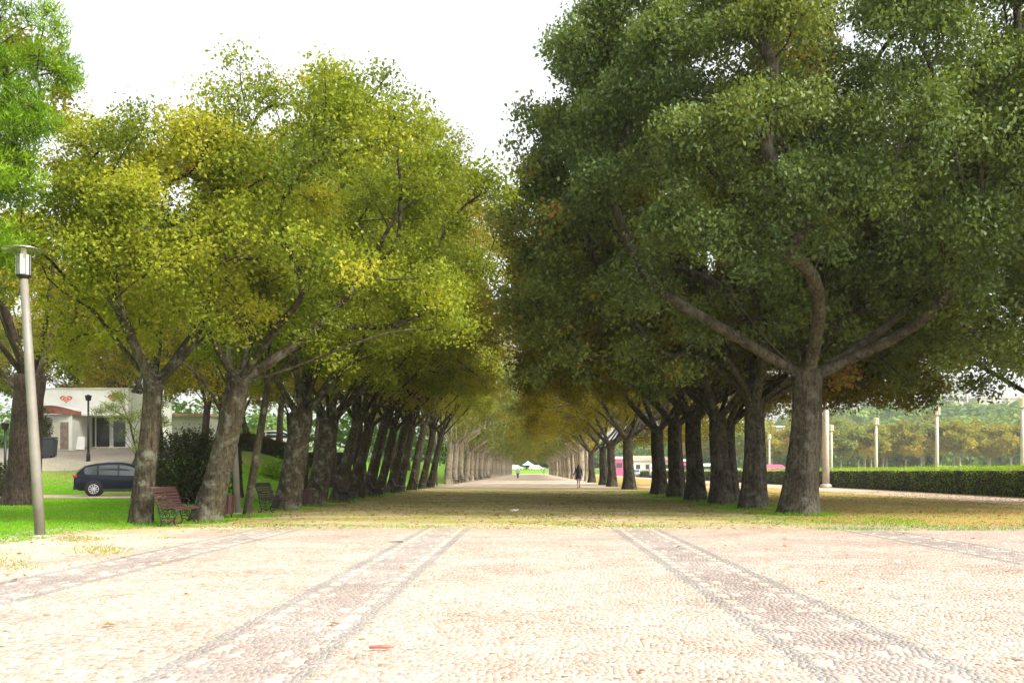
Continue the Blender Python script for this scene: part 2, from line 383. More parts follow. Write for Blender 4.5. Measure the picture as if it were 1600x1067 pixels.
# sandy joint bed under the stones
def bed_material():
    m, nt, out = new_mat('sand_bed')
    b = N(nt, 'ShaderNodeBsdfPrincipled', Roughness=0.95)
    p, s = pos(nt); nf = noise(nt, p, 14, 6, 0.7); nm = noise(nt, p, 1.1, 5, 0.6)
    c = ramp(nt, nf, [(0.3, (0.40, 0.32, 0.24)), (0.7, (0.56, 0.47, 0.35))]).outputs[0]
    far = ramp(nt, nf, [(0.3, (0.30, 0.24, 0.16)), (0.7, (0.5, 0.42, 0.3))]).outputs[0]
    L(nt, c, b.inputs['Base Color']); bump(nt, nf, 0.5, 0.02, b); L(nt, b.outputs[0], out.inputs[0]); return m
tag(link('cobbled_pavement', cobbles()), kind='structure')
M['bed'] = bed_material()
tag(link('sand_strip', grid('sand_strip', np.arange(-9.0, 17, 1), list(range(-6, 20)), 0.004, M['bed'], lambda x, y: x*0)), kind='structure')

# ------------------------------------------------------------------ leaves / grass generators
def norm(a): return a/np.maximum(np.linalg.norm(a, axis=-1, keepdims=True), 1e-9)
def leaves_mesh(name, pts, outw, tint, Ln, Wd, mat, rng, up=0.5, rnd=0.8, droop=0.3, out_k=0.5, axis=None):
    n = len(pts)
    nr = norm(outw*out_k+np.array([0, 0, up])+rng.normal(0, rnd, (n, 3)))
    t = rng.normal(0, 1, (n, 3)) if axis is None else axis+rng.normal(0, 0.25, (n, 3))
    t = t+np.array([0, 0, -droop*2])
    t = norm(t-nr*(t*nr).sum(-1, keepdims=True)); b = np.cross(nr, t)
    s = rng.uniform(0.45, 1.35, (n, 1)); Lf = Ln*s; W = Wd*s
    v0 = pts-t*Lf*.5; v2 = pts+t*Lf*.5-nr*Lf*0.12
    v1 = pts-t*Lf*.05+b*W*.5+nr*W*.12; v3 = pts-t*Lf*.05-b*W*.5+nr*W*.12
    V = np.stack([v0, v1, v2, v3], 1).reshape(-1, 3)
    Fq = np.arange(n*4).reshape(-1, 4)
    return np_mesh(name, V, Fq, mat, tint=np.clip(tint, 0, 1))

def make_tree(seed, fork, r_base, crown_c, rad, n_clump, clump_r, tufts, per, Ln, Wd, barkm, leafm,
              guides=(), nauto=5, flare=0.35, tintb=(0.0, 0.8), lobes=5, tuft_r=0.2, shell=0.5, r_tip=0.016,
              lobe_amp=0.035, up=0.5, rnd=0.8, droop=0.3, needle=False, gap=0.0, twigs=4, low=None, bough=1.55, cpb=7, spacing=1.12):
    rng = np.random.default_rng(seed); rs = random.Random(seed)
    fork = np.array(fork, float); C = np.array(crown_c, float)
    # nodes
    P_ = [np.array([0, 0, 0.0])]; par = [-1]
    k = 6
    for i in range(1, k+1):
        t = i/k; p = fork*t; p = p+np.array([math.sin(t*3+seed)*0.06, math.cos(t*4+seed)*0.06, 0])*r_base*2*(1-t)*t*4
        P_.append(p); par.append(len(P_)-2)
    fidx = len(P_)-1; ntr = len(P_)
    # clump centres
    bumps = norm(rng.normal(0, 1, (9, 3))); bamp = rng.uniform(-0.18, 0.22, 9)
    lo_c, lo_e = (low if isinstance(low, tuple) else (low, low)) if low is not None else (fork[2]*0.8, fork[2]*0.8)
    cl = []; bt = []; bc = []; tries = 0
    Rb = clump_r*bough; nb = max(6, int(n_clump/cpb))
    while len(bc) < nb and tries < nb*80:
        tries += 1
        d = norm(rng.normal(0, 1, 3)); r = shell+(1-shell)*rng.random()**0.5
        mod = 1+float(sum(a*max(0, d@bb)**3 for a, bb in zip(bamp, bumps)))
        e = np.array([rad[0], rad[1], rad[2] if d[2] > 0 else rad[3]])-Rb*0.55
        p = C+d*e*r*mod
        tt_ = min(1, ((p[0]-C[0])/rad[0])**2+((p[1]-C[1])/rad[1])**2)
        if p[2] < lo_c+(lo_e-lo_c)*tt_: continue
        if bc and np.min(np.linalg.norm((np.array(bc)-p)*np.array([1, 1, 1.25]), axis=1)) < Rb*spacing*(1 if tries < nb*40 else 0.78): continue
        bc.append(p)
    for p in bc:
        od = norm(p-C); tb_ = rng.normal()
        rb = Rb*rng.uniform(0.75, 1.2)
        for k_ in range(int(cpb*rng.uniform(0.7, 1.3))):
            d = norm(rng.normal(0, 0.75, 3)+od*0.7+np.array([0, 0, 0.45]))
            if gap and rng.random() < gap: continue
            cl.append(p+d*rb*np.array([1, 1, 0.7])*rng.uniform(0.78, 1.03)); bt.append(tb_)
    for k_ in range(int(len(bc)*1.1)):
        p = bc[int(rng.integers(len(bc)))]; od = norm(norm(p-C)+rng.normal(0, 0.35, 3)+np.array([0, 0, 0.15]))
        q = p+od*Rb*rng.uniform(1.0, 1.45)
        if q[2] > lo_e: cl.append(q); bt.append(rng.normal())
    spray0 = len(cl)-int(len(bc)*1.1)
    cl = np.array(cl)
    # guide limbs
    def addpath(start, pts):
        cur = start
        for q in pts:
            a = P_[cur]; q = np.array(q, float); dd = np.linalg.norm(q-a); m = max(1, int(dd/0.7))
            perp = rng.normal(0, 0.04*dd, 3)
            for j in range(1, m+1):
                t = j/m; P_.append(a+(q-a)*t+perp*math.sin(PI*t)); par.append(cur); cur = len(P_)-1
        return cur
    for gd in guides: addpath(fidx, gd)
    for i in range(nauto):
        an = 2*PI*(i+rs.random()*0.6)/max(1, nauto); el = rs.uniform(0.55, 1.15)
        tgt = C+np.array([math.cos(an)*rad[0]*0.55, math.sin(an)*rad[1]*0.55, rad[2]*rs.uniform(-0.3, 0.25)])
        mid = fork+(tgt-fork)*0.45+np.array([math.cos(an), math.sin(an), 0])*0.10*rad[0]+np.array([0, 0, -0.03*rad[2]])
        addpath(fidx, [mid, tgt])
    order = np.argsort(np.linalg.norm(cl-fork, axis=1))
    for i in order:
        p = cl[i]; A = np.array(P_[fidx:]); d = np.linalg.norm(A-p, axis=1)
        df = np.linalg.norm(A-fork, axis=1); dp = np.linalg.norm(p-fork)
        cost = d+0.15*df+np.where(df > dp, 3.0, 0)
        j = int(np.argmin(cost))+fidx
        a = P_[j]; dd = np.linalg.norm(p-a); m = max(1, int(dd/0.6))
        sag = np.array([0, 0, rng.uniform(-0.05, 0.16)*dd])+rng.normal(0, 0.07*dd, 3)
        cur = j
        for q in range(1, m+1):
            t = q/m; P_.append(a+(p-a)*t+sag*math.sin(PI*t)); par.append(cur); cur = len(P_)-1
    n = len(P_); cnt = np.zeros(n); ch = [[] for _ in range(n)]
    for i in range(1, n): ch[par[i]].append(i)
    for i in range(n-1, -1, -1):
        if not ch[i]: cnt[i] = 1
        if par[i] >= 0: cnt[par[i]] += cnt[i]
    main = [max(c_, key=lambda q: cnt[q]) if c_ else -1 for c_ in ch]; cnt[:] = 0
    PA = np.array(P_); idx = np.array([i for i in range(fidx+1, n) if ch[i]]); mi = np.array([main[i] for i in idx]); pi_ = np.array([par[i] for i in idx])
    for _ in range(5): PA[idx] = PA[idx]*0.4+0.3*PA[pi_]+0.3*PA[mi]
    P_ = [PA[i] for i in range(n)]
    for i in range(n-1, -1, -1):
        if not ch[i]: cnt[i] = 1
        if par[i] >= 0: cnt[par[i]] += cnt[i]
    rr = r_tip*np.sqrt(cnt)
    rtop = r_base*0.8; 
    scale_r = min(1.1, rtop*0.95/max(rr[fidx], 1e-6)); 
    rr = np.maximum(rr*scale_r, 0.010)
    mb = MB()
    # trunk surface
    ns = 26; NZ = 16; ph = [rs.uniform(0, 6.28) for _ in range(4)]
    vs = []; 
    for i in range(NZ+1):
        t = i/NZ; t2 = t**1.4; z = t2*(fork[2]+0.25)
        c = fork*min(1, t2*1.0); c = np.array([np.interp(z, [q[2] for q in P_[:ntr]], [q[0] for q in P_[:ntr]]), np.interp(z, [q[2] for q in P_[:ntr]], [q[1] for q in P_[:ntr]]), z-(0.08 if i == 0 else 0)])
        rz = r_base*(1-0.20*t2)*(1+flare*math.exp(-z/0.55))
        if t2 > 0.85: rz *= 1+0.10*(t2-0.85)/0.15
        for a in range(ns):
            th = 2*PI*a/ns
            lob = lobe_amp*math.exp(-z/1.6)*math.cos(lobes*th+ph[0]+z*0.2)+0.04*math.cos(2*th+ph[1]+z*0.5)+0.03*math.cos(3*th+ph[2]-z*0.9)+0.018*math.cos(7*th+z*2+ph[3])
            lob += lobe_amp*0.5*math.cos(lobes*th+ph[0])
            rq = rz*(1+lob+0.012*rs.uniform(-1, 1))
            vs.append((c[0]+rq*math.cos(th), c[1]+rq*math.sin(th), c[2]))
    fs = [(i*ns+a, i*ns+(a+1) % ns, (i+1)*ns+(a+1) % ns, (i+1)*ns+a) for i in range(NZ) for a in range(ns)]
    top = len(vs); vs.append((fork[0], fork[1], fork[2]+0.25+r_base*0.35))
    fs += [(NZ*ns+a, NZ*ns+(a+1) % ns, top) for a in range(ns)]
    mb.add(vs, fs, True)
    # limbs: chains
    tpoints = P_[fidx-1]*0.35+P_[fidx]*0.65
    for i in range(fidx, n):
        kids = sorted(ch[i], key=lambda q: -cnt[q])
        for ki, kd in enumerate(kids):
            if i != fidx and ki == 0: continue   # continues parent's chain
            start = tpoints if i == fidx else P_[i]
            pts = [start]; rads = [min(rr[kd]*1.25, (r_base*0.75 if i == fidx else rr[i]))]
            cur = kd
            if i == fidx: pts.append(P_[i]*1.0); rads.append(min(rr[kd]*1.12, r_base*0.72))
            while True:
                pts.append(P_[cur]); rads.append(rr[cur])
                if not ch[cur]: break
                cur = max(ch[cur], key=lambda q: cnt[q])
            rads[-1] = 0.006
            R0 = rads[0]
            mb.tube(pts, rads, 12 if R0 > 0.12 else (7 if R0 > 0.04 else 4), cap=False)
    # twigs + leaf tufts
    pts = []; outw = []; tint = []; axes = []
    hb = norm(rng.normal(0, 1, (4, 3)))
    for ci, p in enumerate(cl):
        rc = clump_r*rng.uniform(0.6, 1.0)*(0.85 if ci < spray0 else 0.62)
        ct = tintb[0]+(tintb[1]-tintb[0])*(0.5+0.10*rng.normal()+0.20*bt[ci]+0.12*float((norm(p-C)@hb[0])))
        nt_ = max(3, int(tufts*rng.uniform(0.7, 1.3)))
        d = norm(rng.normal(0, 1, (nt_, 3))+np.array([0, 0, 0.25])+norm(p-C)*0.35)
        tc = p+d*rc*np.array([1, 1, 0.72])*(0.6+0.42*rng.random((nt_, 1))**0.6)
        for j in range(min(twigs, nt_)):
            mb.tube([p, (p+tc[j])*0.5+rng.normal(0, 0.05, 3), tc[j]], [0.011, 0.008, 0.004], 3, cap=False, smooth=True)
        q = rng.normal(0, tuft_r, (nt_, per, 3))*np.array([1, 1, 0.75])
        if droop > 0.5: q[..., 2] -= np.abs(q[..., 0]+q[..., 1])*0.3
        pts.append((tc[:, None]+q).reshape(-1, 3)); ow = np.repeat(d, per, 0); outw.append(ow)
        axes.append(norm(q.reshape(-1, 3)+np.array([0, 0, 0.12])))
        tt = ct+np.repeat(rng.normal(0, 0.07, nt_), per)+rng.normal(0, 0.10, nt_*per)
        if rng.random() < 0.008: tt += 0.3
        tint.append(tt)
    pts = np.concatenate(pts); outw = np.concatenate(outw); tint = np.concatenate(tint)
    crown = leaves_mesh('crown', pts, outw, tint, Ln, Wd, leafm, rng, up=up, rnd=rnd, droop=droop, axis=np.concatenate(axes) if needle else None)
    trunk = mb.mesh('trunk', barkm)
    return trunk, crown

def place_tree(name, meshes, loc, label, group=None, rz=0.0, scale=1.0, cat='tree', sz=None):
    o = empty(name, loc, rz); o.scale = (scale, scale, sz or scale)
    link('trunk', meshes[0], o); link('crown', meshes[1], o)
    tag(o, label, cat, group); return o

DENS = 1.0
# ---- left row hero trees. local coordinates: base at origin
def loc_pts(base, uvD):
    return [tuple(P(u, v, D)-base) for (u, v, D) in uvD]
bL1 = Vector((GX(220, 22.3), 22.3, 0)); bL2 = Vector((GX(322, 23.6), 23.6, 0))
f1 = loc_pts(bL1, [(240, 606, 22.3)])[0]
g1 = [loc_pts(bL1, [(190, 545, 22.2), (150, 500, 22.0), (128, 425, 21.9), (62, 392, 21.7)]),
      loc_pts(bL1, [(218, 560, 22.6), (192, 510, 22.8), (160, 470, 23.0), (150, 400, 23.0), (128, 300, 23.2)]),
      loc_pts(bL1, [(262, 560, 22.6), (272, 530, 22.9), (238, 500, 23.4)]),
      loc_pts(bL1, [(290, 592, 22.0), (340, 562, 21.8), (372, 520, 21.8), (385, 470, 21.6)]),
      loc_pts(bL1, [(272, 580, 23.0), (300, 550, 23.6), (320, 480, 24)])]
TL1 = make_tree(11, f1, 0.245, (0.6, 0.9, 6.9), (3.9, 3.2, 3.1, 3.6), 225, 0.60, 10, 34, 0.088, 0.06, M['bark_left'], M['leaf_left'],
                guides=g1, nauto=2, flare=0.25, tintb=(0.30, 0.68), gap=0.15, low=(5.3, 2.4), shell=0.5, r_tip=0.021)
f2 = loc_pts(bL2, [(372, 600, 23.6)])[0]
g2 = [loc_pts(bL2, [(380, 560, 23.6), (368, 480, 23.6), (350, 380, 23.5)]),
      loc_pts(bL2, [(405, 600, 23.2), (440, 590, 23.0), (500, 570, 22.9), (560, 520, 22.6)]),
      loc_pts(bL2, [(395, 545, 23.9), (420, 470, 24.2), (430, 380, 24.4)])]
TL2 = make_tree(12, f2, 0.33, (2.1, -0.2, 6.7), (4.8, 4.2, 3.5, 3.4), 290, 0.64, 10, 36, 0.088, 0.06, M['bark_left'], M['leaf_left'],
                guides=g2, nauto=4, flare=0.3, tintb=(0.12, 0.58), gap=0.05, low=(5.0, 3.8), shell=0.5, r_tip=0.017)
place_tree('plane_tree', TL1, bL1, 'leaning yellow-green forked tree nearest the camera on the left, beside the first bench', 'trees lining the avenue')
place_tree('plane_tree', TL2, bL2, 'strongly leaning broad trunk with a green crown just right of the nearest bench', 'trees lining the avenue')
# generic left variants
ARCH = [[(1.9, -0.3, 3.9), (3.0, -0.5, 4.7), (4.3, -0.6, 5.2)], [(1.5, 0.4, 4.3), (2.6, 0.9, 5.6), (3.4, 1.2, 6.8)], [(0.2, -0.6, 4.2), (-0.9, -1.2, 5.2), (-2.0, -1.4, 5.9)]]
TLa = make_tree(21, (0.85, 0.1, 3.0), 0.27, (0.9, 0, 7.9), (4.1, 4.4, 4.5, 4.3), 220, 0.75, 10, 28, 0.115, 0.078, M['bark_left'], M['leaf_left'],
                guides=ARCH, nauto=5, flare=0.3, tintb=(0.1, 0.65), low=(5.6, 4.1), shell=0.5, r_tip=0.020)
TLb = make_tree(22, (0.8, -0.1, 2.7), 0.25, (1.0, 0, 7.8), (4.2, 4.4, 4.7, 4.3), 210, 0.78, 10, 28, 0.115, 0.078, M['bark_left'], M['leaf_mid'],
                guides=ARCH[:2], nauto=5, flare=0.3, tintb=(0.1, 0.75), low=(5.4, 4.0), shell=0.5, r_tip=0.020)
TLc = make_tree(24, (0.75, 0.0, 2.9), 0.25, (1.7, 0, 8.6), (5.5, 4.4, 6.0, 4.8), 250, 0.8, 9, 22, 0.115, 0.08, M['bark_left'], M['leaf_autumn'],
                nauto=6, flare=0.3, tintb=(0.0, 0.6), low=(4.6, 3.6), shell=0.4, r_tip=0.020, bough=1.25, cpb=5)
TLd = make_tree(25, (0.55, 0.0, 2.9), 0.40, (0.9, 0, 7.7), (4.2, 4.3, 4.3, 4.0), 230, 0.75, 10, 32, 0.10, 0.068, M['bark_left'], M['leaf_left'],
                guides=ARCH, nauto=4, flare=0.2, tintb=(0.1, 0.6), low=(5.4, 3.9), shell=0.5, r_tip=0.020)
TLs = make_tree(23, (0.55, 0.0, 3.6), 0.115, (1.1, 0, 6.2), (1.9, 1.8, 2.2, 1.8), 45, 0.6, 10, 22, 0.12, 0.085, M['bark_left'], M['leaf_left'],
                nauto=3, flare=0.15, tintb=(0.1, 0.7), lobe_amp=0.03)
place_tree('plane_tree', TLs, (GX(386, 26.2), 26.2, 0), 'slender young tree with a thin leaning trunk left of the second bench', 'trees lining the avenue', rz=0.1)
ROWL = [(447, 31.1, 3), (490, 35, 3), (525, 39, 0), (549, 42.4, 2), (573, 46.4, 0), (592, 50, 2), (610, 54.5, 0), (624, 58.3, 2), (642, 63.4, 0), (659, 69.5, 2), (672, 75, 0)]
ORD = ['third', 'fourth', 'fifth', 'sixth', 'seventh', 'eighth', 'ninth', 'tenth', 'eleventh', 'twelfth', 'thirteenth']
XTRA = ['thick pale blotchy trunk behind the second bench', 'thick trunk just right of the second litter bin', 'stout trunk behind the third bench', 'narrow trunk between third and fourth benches', 'straight trunk behind the fourth bench', 'trunk left of the fifth bench', 'leaning trunk beyond the fifth bench', 'trunk beside the sixth bench', 'dark trunk beyond the sixth bench', 'dark trunk before the crossing path', 'last trunk before the bright crossing']
for i, (u, D, k) in enumerate(ROWL):
    w = [0.45, 0.40, 0.42, 0.30, 0.36, 0.38, 0.36, 0.36, 0.45, 0.5, 0.5][i]/0.41
    rz = random.choice([0, 0.25, -0.25, 0.12])
    s = (1.0, 1.0, 1.0, 1.03, 1.05, 1.0, 1.05, 1.0, 1.05, 1.05, 1.0)[i]; hz_ = (1.0, 1.0, 1.05, 1.05, 1.15, 1.15, 1.25, 1.3, 1.3, 1.3, 1.3)[i]
    place_tree('plane_tree', (TLa, TLb, TLc, TLd)[k], (GX(u, D), D, 0), '%s tree from camera in left row, %s' % (ORD[i], XTRA[i]), 'trees lining the avenue', rz=rz, scale=s, sz=s*hz_)

# ---- right row
bR1 = Vector((GX(1247, 27.6), 27.6, 0))
fR = loc_pts(bR1, [(1262, 592, 27.6)])[0]
gR = [loc_pts(bR1, [(1215, 575, 27.4), (1160, 530, 27.0), (1085, 485, 26.4), (1010, 430, 25.8)]),
      loc_pts(bR1, [(1320, 560, 27.4), (1400, 518, 27.0), (1480, 478, 26.6), (1560, 405, 26.2)]),
      loc_pts(bR1, [(1275, 540, 27.6), (1288, 460, 27.7), (1300, 380, 27.8), (1300, 220, 28)]),
      loc_pts(bR1, [(1240, 555, 27.9), (1228, 500, 28.2), (1222, 430, 28.6)]),
      loc_pts(bR1, [(1300, 520, 28.2), (1340, 450, 29.2), (1380, 380, 30)])]
TR1 = make_tree(31, fR, 0.50, (1.0, -0.2, 9.6), (8.2, 6.6, 8.4, 5.8), 940, 0.85, 12, 36, 0.115, 0.07, M['bark_right'], M['leaf_right'],
                guides=gR, nauto=6, flare=0.28, tintb=(0.05, 0.72), low=(7.6, 4.4), shell=0.78, spacing=1.02, bough=1.5, cpb=9, lobes=4, lobe_amp=0.07, r_tip=0.026, droop=0.6, tuft_r=0.21)
TRa = make_tree(32, (0.1, 0, 3.6), 0.40, (0.5, 0, 9.2), (8.9, 5.2, 7.4, 6.2), 500, 0.95, 11, 26, 0.15, 0.09, M['bark_right'], M['leaf_right'],
                nauto=7, flare=0.30, tintb=(0.1, 0.85), low=(6.2, 3.6), shell=0.7, spacing=1.25, bough=1.7, lobe_amp=0.09, r_tip=0.026, droop=0.6)
TRb = make_tree(33, (-0.1, 0.1, 3.3), 0.39, (0.5, 0, 8.8), (8.9, 5.2, 6.6, 6.2), 340, 0.95, 11, 26, 0.15, 0.09, M['bark_right'], M['leaf_mid'],
                nauto=7, flare=0.35, tintb=(0.0, 0.62), low=(5.4, 3.7), shell=0.6, lobe_amp=0.10, r_tip=0.026, droop=0.5)
place_tree('plane_tree', TR1, bR1, 'huge dark green tree nearest the camera on the right, thick grey trunk with spreading limbs', 'trees lining the avenue')
ROWR = [(1175, 31.4, 0), (1127, 35.6, 1), (1140, 38.0, 1), (1088, 40.2, 1), (1057, 45.5, 1), (1031, 51, 1), (983, 66, 1), (957, 78, 1), (943, 88, 1), (925, 106, 1)]
XR = ['second tree of the right row, fluted trunk just left of the huge nearest tree', 'third tree of the right row, dark straight trunk with a paler scar at the base', 'dark trunk half hidden directly behind the third trunk of the right row', 'fifth tree of the right row, dark trunk between green grass tufts', 'sixth tree of the right row, dark trunk before the last one of the near group', 'last tree of the near group on the right, dark trunk widening at the top', 'wide trunk flaring at the foot, alone beyond the gap in the right row', 'tree with dark trunk left of the wide flared trunk beyond the gap', 'trunk leaning left in the close pair beyond the gap on the right', 'pale trunk just right of the walking woman']
for i, (u, D, k) in enumerate(ROWR):
    s = [1.0, 0.95, 0.9, 1.0, 1.0, 1.0, 1.0, 0.95, 0.95, 0.95][i]
    o = place_tree('plane_tree', (TRa, TRb)[k], (GX(u, D), D, 0), XR[i], 'trees lining the avenue', rz=[0.15, 0.3, -0.2, 0.1, -0.3, 0.25, -0.1, 0.2, -0.25, 0.1][i], scale=s*(0.93 if i == 0 else 1.0))
for (x_, y_, r_, lb_) in ((18.4, 30.5, 0.6, 'dark tree standing just outside the right edge, its leaves hanging in at the upper right'), (20.6, 38.0, 2.0, 'second dark tree outside the right edge, low hanging leaves above the hedge')):
    place_tree('plane_tree', TRa, (x_, y_, 0), lb_, 'trees beside the hedge', rz=r_, scale=1.04, sz=0.93 if y_ < 35 else 1.08)
# ---- far stretch of both rows
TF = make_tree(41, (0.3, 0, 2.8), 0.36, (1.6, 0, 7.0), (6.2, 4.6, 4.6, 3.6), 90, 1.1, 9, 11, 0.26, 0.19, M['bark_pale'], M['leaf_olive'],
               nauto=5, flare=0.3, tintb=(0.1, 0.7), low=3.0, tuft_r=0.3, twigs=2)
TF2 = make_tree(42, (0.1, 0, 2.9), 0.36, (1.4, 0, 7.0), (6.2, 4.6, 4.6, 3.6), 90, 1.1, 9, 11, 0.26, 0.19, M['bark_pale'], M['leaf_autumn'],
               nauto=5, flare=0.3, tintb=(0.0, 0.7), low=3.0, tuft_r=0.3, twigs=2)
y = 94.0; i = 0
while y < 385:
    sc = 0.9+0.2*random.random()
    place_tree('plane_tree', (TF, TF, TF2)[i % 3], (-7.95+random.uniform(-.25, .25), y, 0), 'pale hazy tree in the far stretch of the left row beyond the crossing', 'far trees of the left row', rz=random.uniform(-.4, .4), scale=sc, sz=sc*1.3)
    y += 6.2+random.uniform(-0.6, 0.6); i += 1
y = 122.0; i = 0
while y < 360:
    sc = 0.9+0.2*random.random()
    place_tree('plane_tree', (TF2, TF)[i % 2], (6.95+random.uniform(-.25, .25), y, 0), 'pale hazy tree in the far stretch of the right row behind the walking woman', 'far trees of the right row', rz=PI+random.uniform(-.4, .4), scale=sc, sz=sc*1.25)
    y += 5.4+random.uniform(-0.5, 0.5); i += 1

# ---- background trees left
TB1 = make_tree(51, (0.3, 0, 4.5), 0.62, (0.5, 0, 10.5), (5.5, 5, 5.5, 5), 120, 1.1, 10, 18, 0.2, 0.13, M['bark_dark'], M['leaf_mid'],
                nauto=6, flare=0.25, tintb=(0.1, 0.8), low=6.0, gap=0.3, r_tip=0.035)
TB2 = make_tree(52, (0.2, 0.2, 3.5), 0.26, (0.3, 0, 8.0), (4.4, 4.2, 4.5, 4.0), 110, 1.0, 11, 18, 0.2, 0.13, M['bark_dark'], M['leaf_mid'],
                nauto=6, flare=0.2, tintb=(0.1, 0.9), low=3.0)
TB3 = make_tree(53, (0.3, 0, 6.0), 0.30, (0.2, 0, 13.0), (4.4, 4.4, 5.6, 5.5), 200, 0.9, 8, 10, 0.15, 0.10, M['bark_dark'], M['leaf_autumn'],
                nauto=6, flare=0.2, tintb=(0.0, 0.65), low=7.0, gap=0.1, shell=0.3, bough=1.1, cpb=4)
bt = empty('broad_tree', (GX(34, 35.5), 35.5, 0)); link('trunk', TB1[0], bt); link('crown', TB1[1], bt)
tag(bt, 'massive dark brown rough trunk standing on the lawn behind the leaning left lamp post', 'tree', 'trees in the park on the left')
BG = [(-21.5, 63, 1, 'dark trunk behind the car roof with low yellowing leaves'), (-18.5, 58, 1, 'dark multi limbed tree behind the round shrub'),
      (-25.5, 66, 1, 'yellow-green tree right of the shop doors'), (-16, 64, 1, 'dark tree on the slope behind the second bench'),
      (-31, 74, 1, 'tree behind the shop roof'), (-20, 76, 1, 'tree at the top of the grass slope'), (-14.5, 82, 1, 'tree behind the row where the slope flattens'),
      (-45, 61, 1, 'tree at the far left edge beyond the path'), (-27, 84, 1, 'tree far up the slope behind the shop'),
      (-43, 80, 1, 'tree rising behind the left end of the shop'), (-36, 83, 1, 'tree rising behind the middle of the shop'), (-52, 90, 1, 'tree far back at the left picture edge'), (-46, 100, 1, 'large tree in the last line left of the shop'),
      (-33, 106, 1, 'tree beside the white house beyond the shop'), (-22, 98, 1, 'tree right of the white house beyond the shop'), (-15, 104, 1, 'tree behind the row just left of the crossing'), (-15.5, 120, 1, 'tree behind the far left row past the crossing')]
for j, (x, yy, k, lb) in enumerate(BG):
    place_tree('park_tree', TB2, (x, yy, terrz(x, yy)-0.02), lb, 'trees in the park on the left', rz=j*1.3, scale=(0.9+0.25*random.random())*(1.25 if yy > 78 else 1))
for j, (u, D, s, lb) in enumerate([(470, 40, 0.95, 'tall sparse autumn crown rising above the left row'), (560, 44.5, 0.97, 'tall thin autumn tree with sparse upright branches above the left row'),
                                   (372, 46, 0.85, 'pale autumn tree seen through the first left crowns'), (40, 60, 0.8, 'sparse orange tree seen beside the pine'), (520, 62, 1.1, 'pinkish autumn tree deep behind the left row')]):
    x = GX(u, D); place_tree('autumn_tree', TB3, (x, D, terrz(x, D)-0.02), lb, 'autumn trees behind the left row', rz=j*2.1, scale=s*0.92)
for j, (x, yy, sc_) in enumerate(((-53, 86, 1.25), (-44, 93, 1.3), (-36, 90, 1.25), (-27, 93, 1.3), (-19, 90, 1.2), (-61, 74, 1.2))):
    place_tree('park_tree', (TLa, TLc)[j % 2], (x, yy, terrz(x, yy)-.05), ['broad tree behind the left end of the shop', 'broad leafy tree behind the shop, second from the left', 'broad leafy tree right behind the shop roof', 'broad tree just right of the shop roof', 'broad tree behind the white house on the slope', 'broad tree at the far left behind the garden wall'][j], 'broad trees behind the shop', rz=j*1.1, scale=sc_)
# small olive tree near the shop
TO = make_tree(61, (0.5, 0, 1.1), 0.22, (0.2, 0, 3.6), (2.2, 2.0, 1.6, 1.7), 60, 0.5, 9, 18, 0.13, 0.04, M['bark_dark'], M['leaf_olive'],
               guides=[[(-0.5, 0, 2.2), (-1.3, 0, 3.2)], [(0.9, 0, 2.1), (1.2, 0, 3.4)]], nauto=3, flare=0.15, low=1.6, gap=0.2, tuft_r=0.16)
x, yy = GX(203, 58), 58
place_tree('olive_tree', TO, (x, yy, terrz(x, yy)-0.03), 'small pale olive-like tree with a bent dark trunk in front of the shop doors', None)
# pine, trunk out of frame at left
TP = make_tree(71, (0.2, 0, 5.0), 0.30, (0.2, 0, 9.0), (3.9, 3.4, 5.0, 4.4), 760, 0.6, 10, 42, 0.13, 0.021, M['bark_dark'], M['leaf_pine'],
               nauto=6, flare=0.15, low=4.6, tuft_r=0.10, needle=True, tintb=(0.1, 0.8), up=0.1, droop=-0.2, shell=0.4)
place_tree('pine_tree', TP, (-13.7, 18.2, 0), 'bright green pine whose needle clumps fill the upper left edge', None)

# ---- right background: autumn trees in front of the hillside, hillside wood
TA = make_tree(81, (0.2, 0, 4.0), 0.33, (0.2, 0, 8.0), (5.2, 5.2, 3.8, 3.0), 60, 1.5, 9, 12, 0.55, 0.42, M['bark_pale'], M['leaf_autumn'],
               nauto=5, flare=0.2, tintb=(0.0, 0.75), low=5.0, tuft_r=0.5, twigs=1)
TA2 = make_tree(82, (0.2, 0, 4.0), 0.33, (0.2, 0, 8.5), (5.5, 5.2, 4.2, 3.0), 60, 1.5, 9, 12, 0.55, 0.42, M['bark_pale'], M['leaf_olive'],
               nauto=5, flare=0.2, tintb=(0.3, 0.9), low=5.0, tuft_r=0.5, twigs=1)
k = 0
for x in np.arange(56, 172, 4.6):
    yy = 262+random.uniform(-4, 4)
    place_tree('autumn_tree', TA if k % 6 else TA2, (float(x)+random.uniform(-1, 1), yy, 0), 'yellow-orange tree with a pale trunk in the line beyond the clipped hedge', 'autumn trees below the hillside', rz=random.random()*6, scale=0.95+0.25*random.random())
    k += 1
for x in np.arange(50, 190, 10.0):
    yy = 292+random.uniform(-5, 5)
    place_tree('autumn_tree', TA2 if k % 3 == 0 else TA, (float(x)+random.uniform(-2, 2), yy, terrz(x, yy)), 'yellow-green tree in the second line at the foot of the hillside', 'autumn trees at the foot of the hillside', rz=random.random()*6, scale=1.15+0.2*random.random())
    k += 1
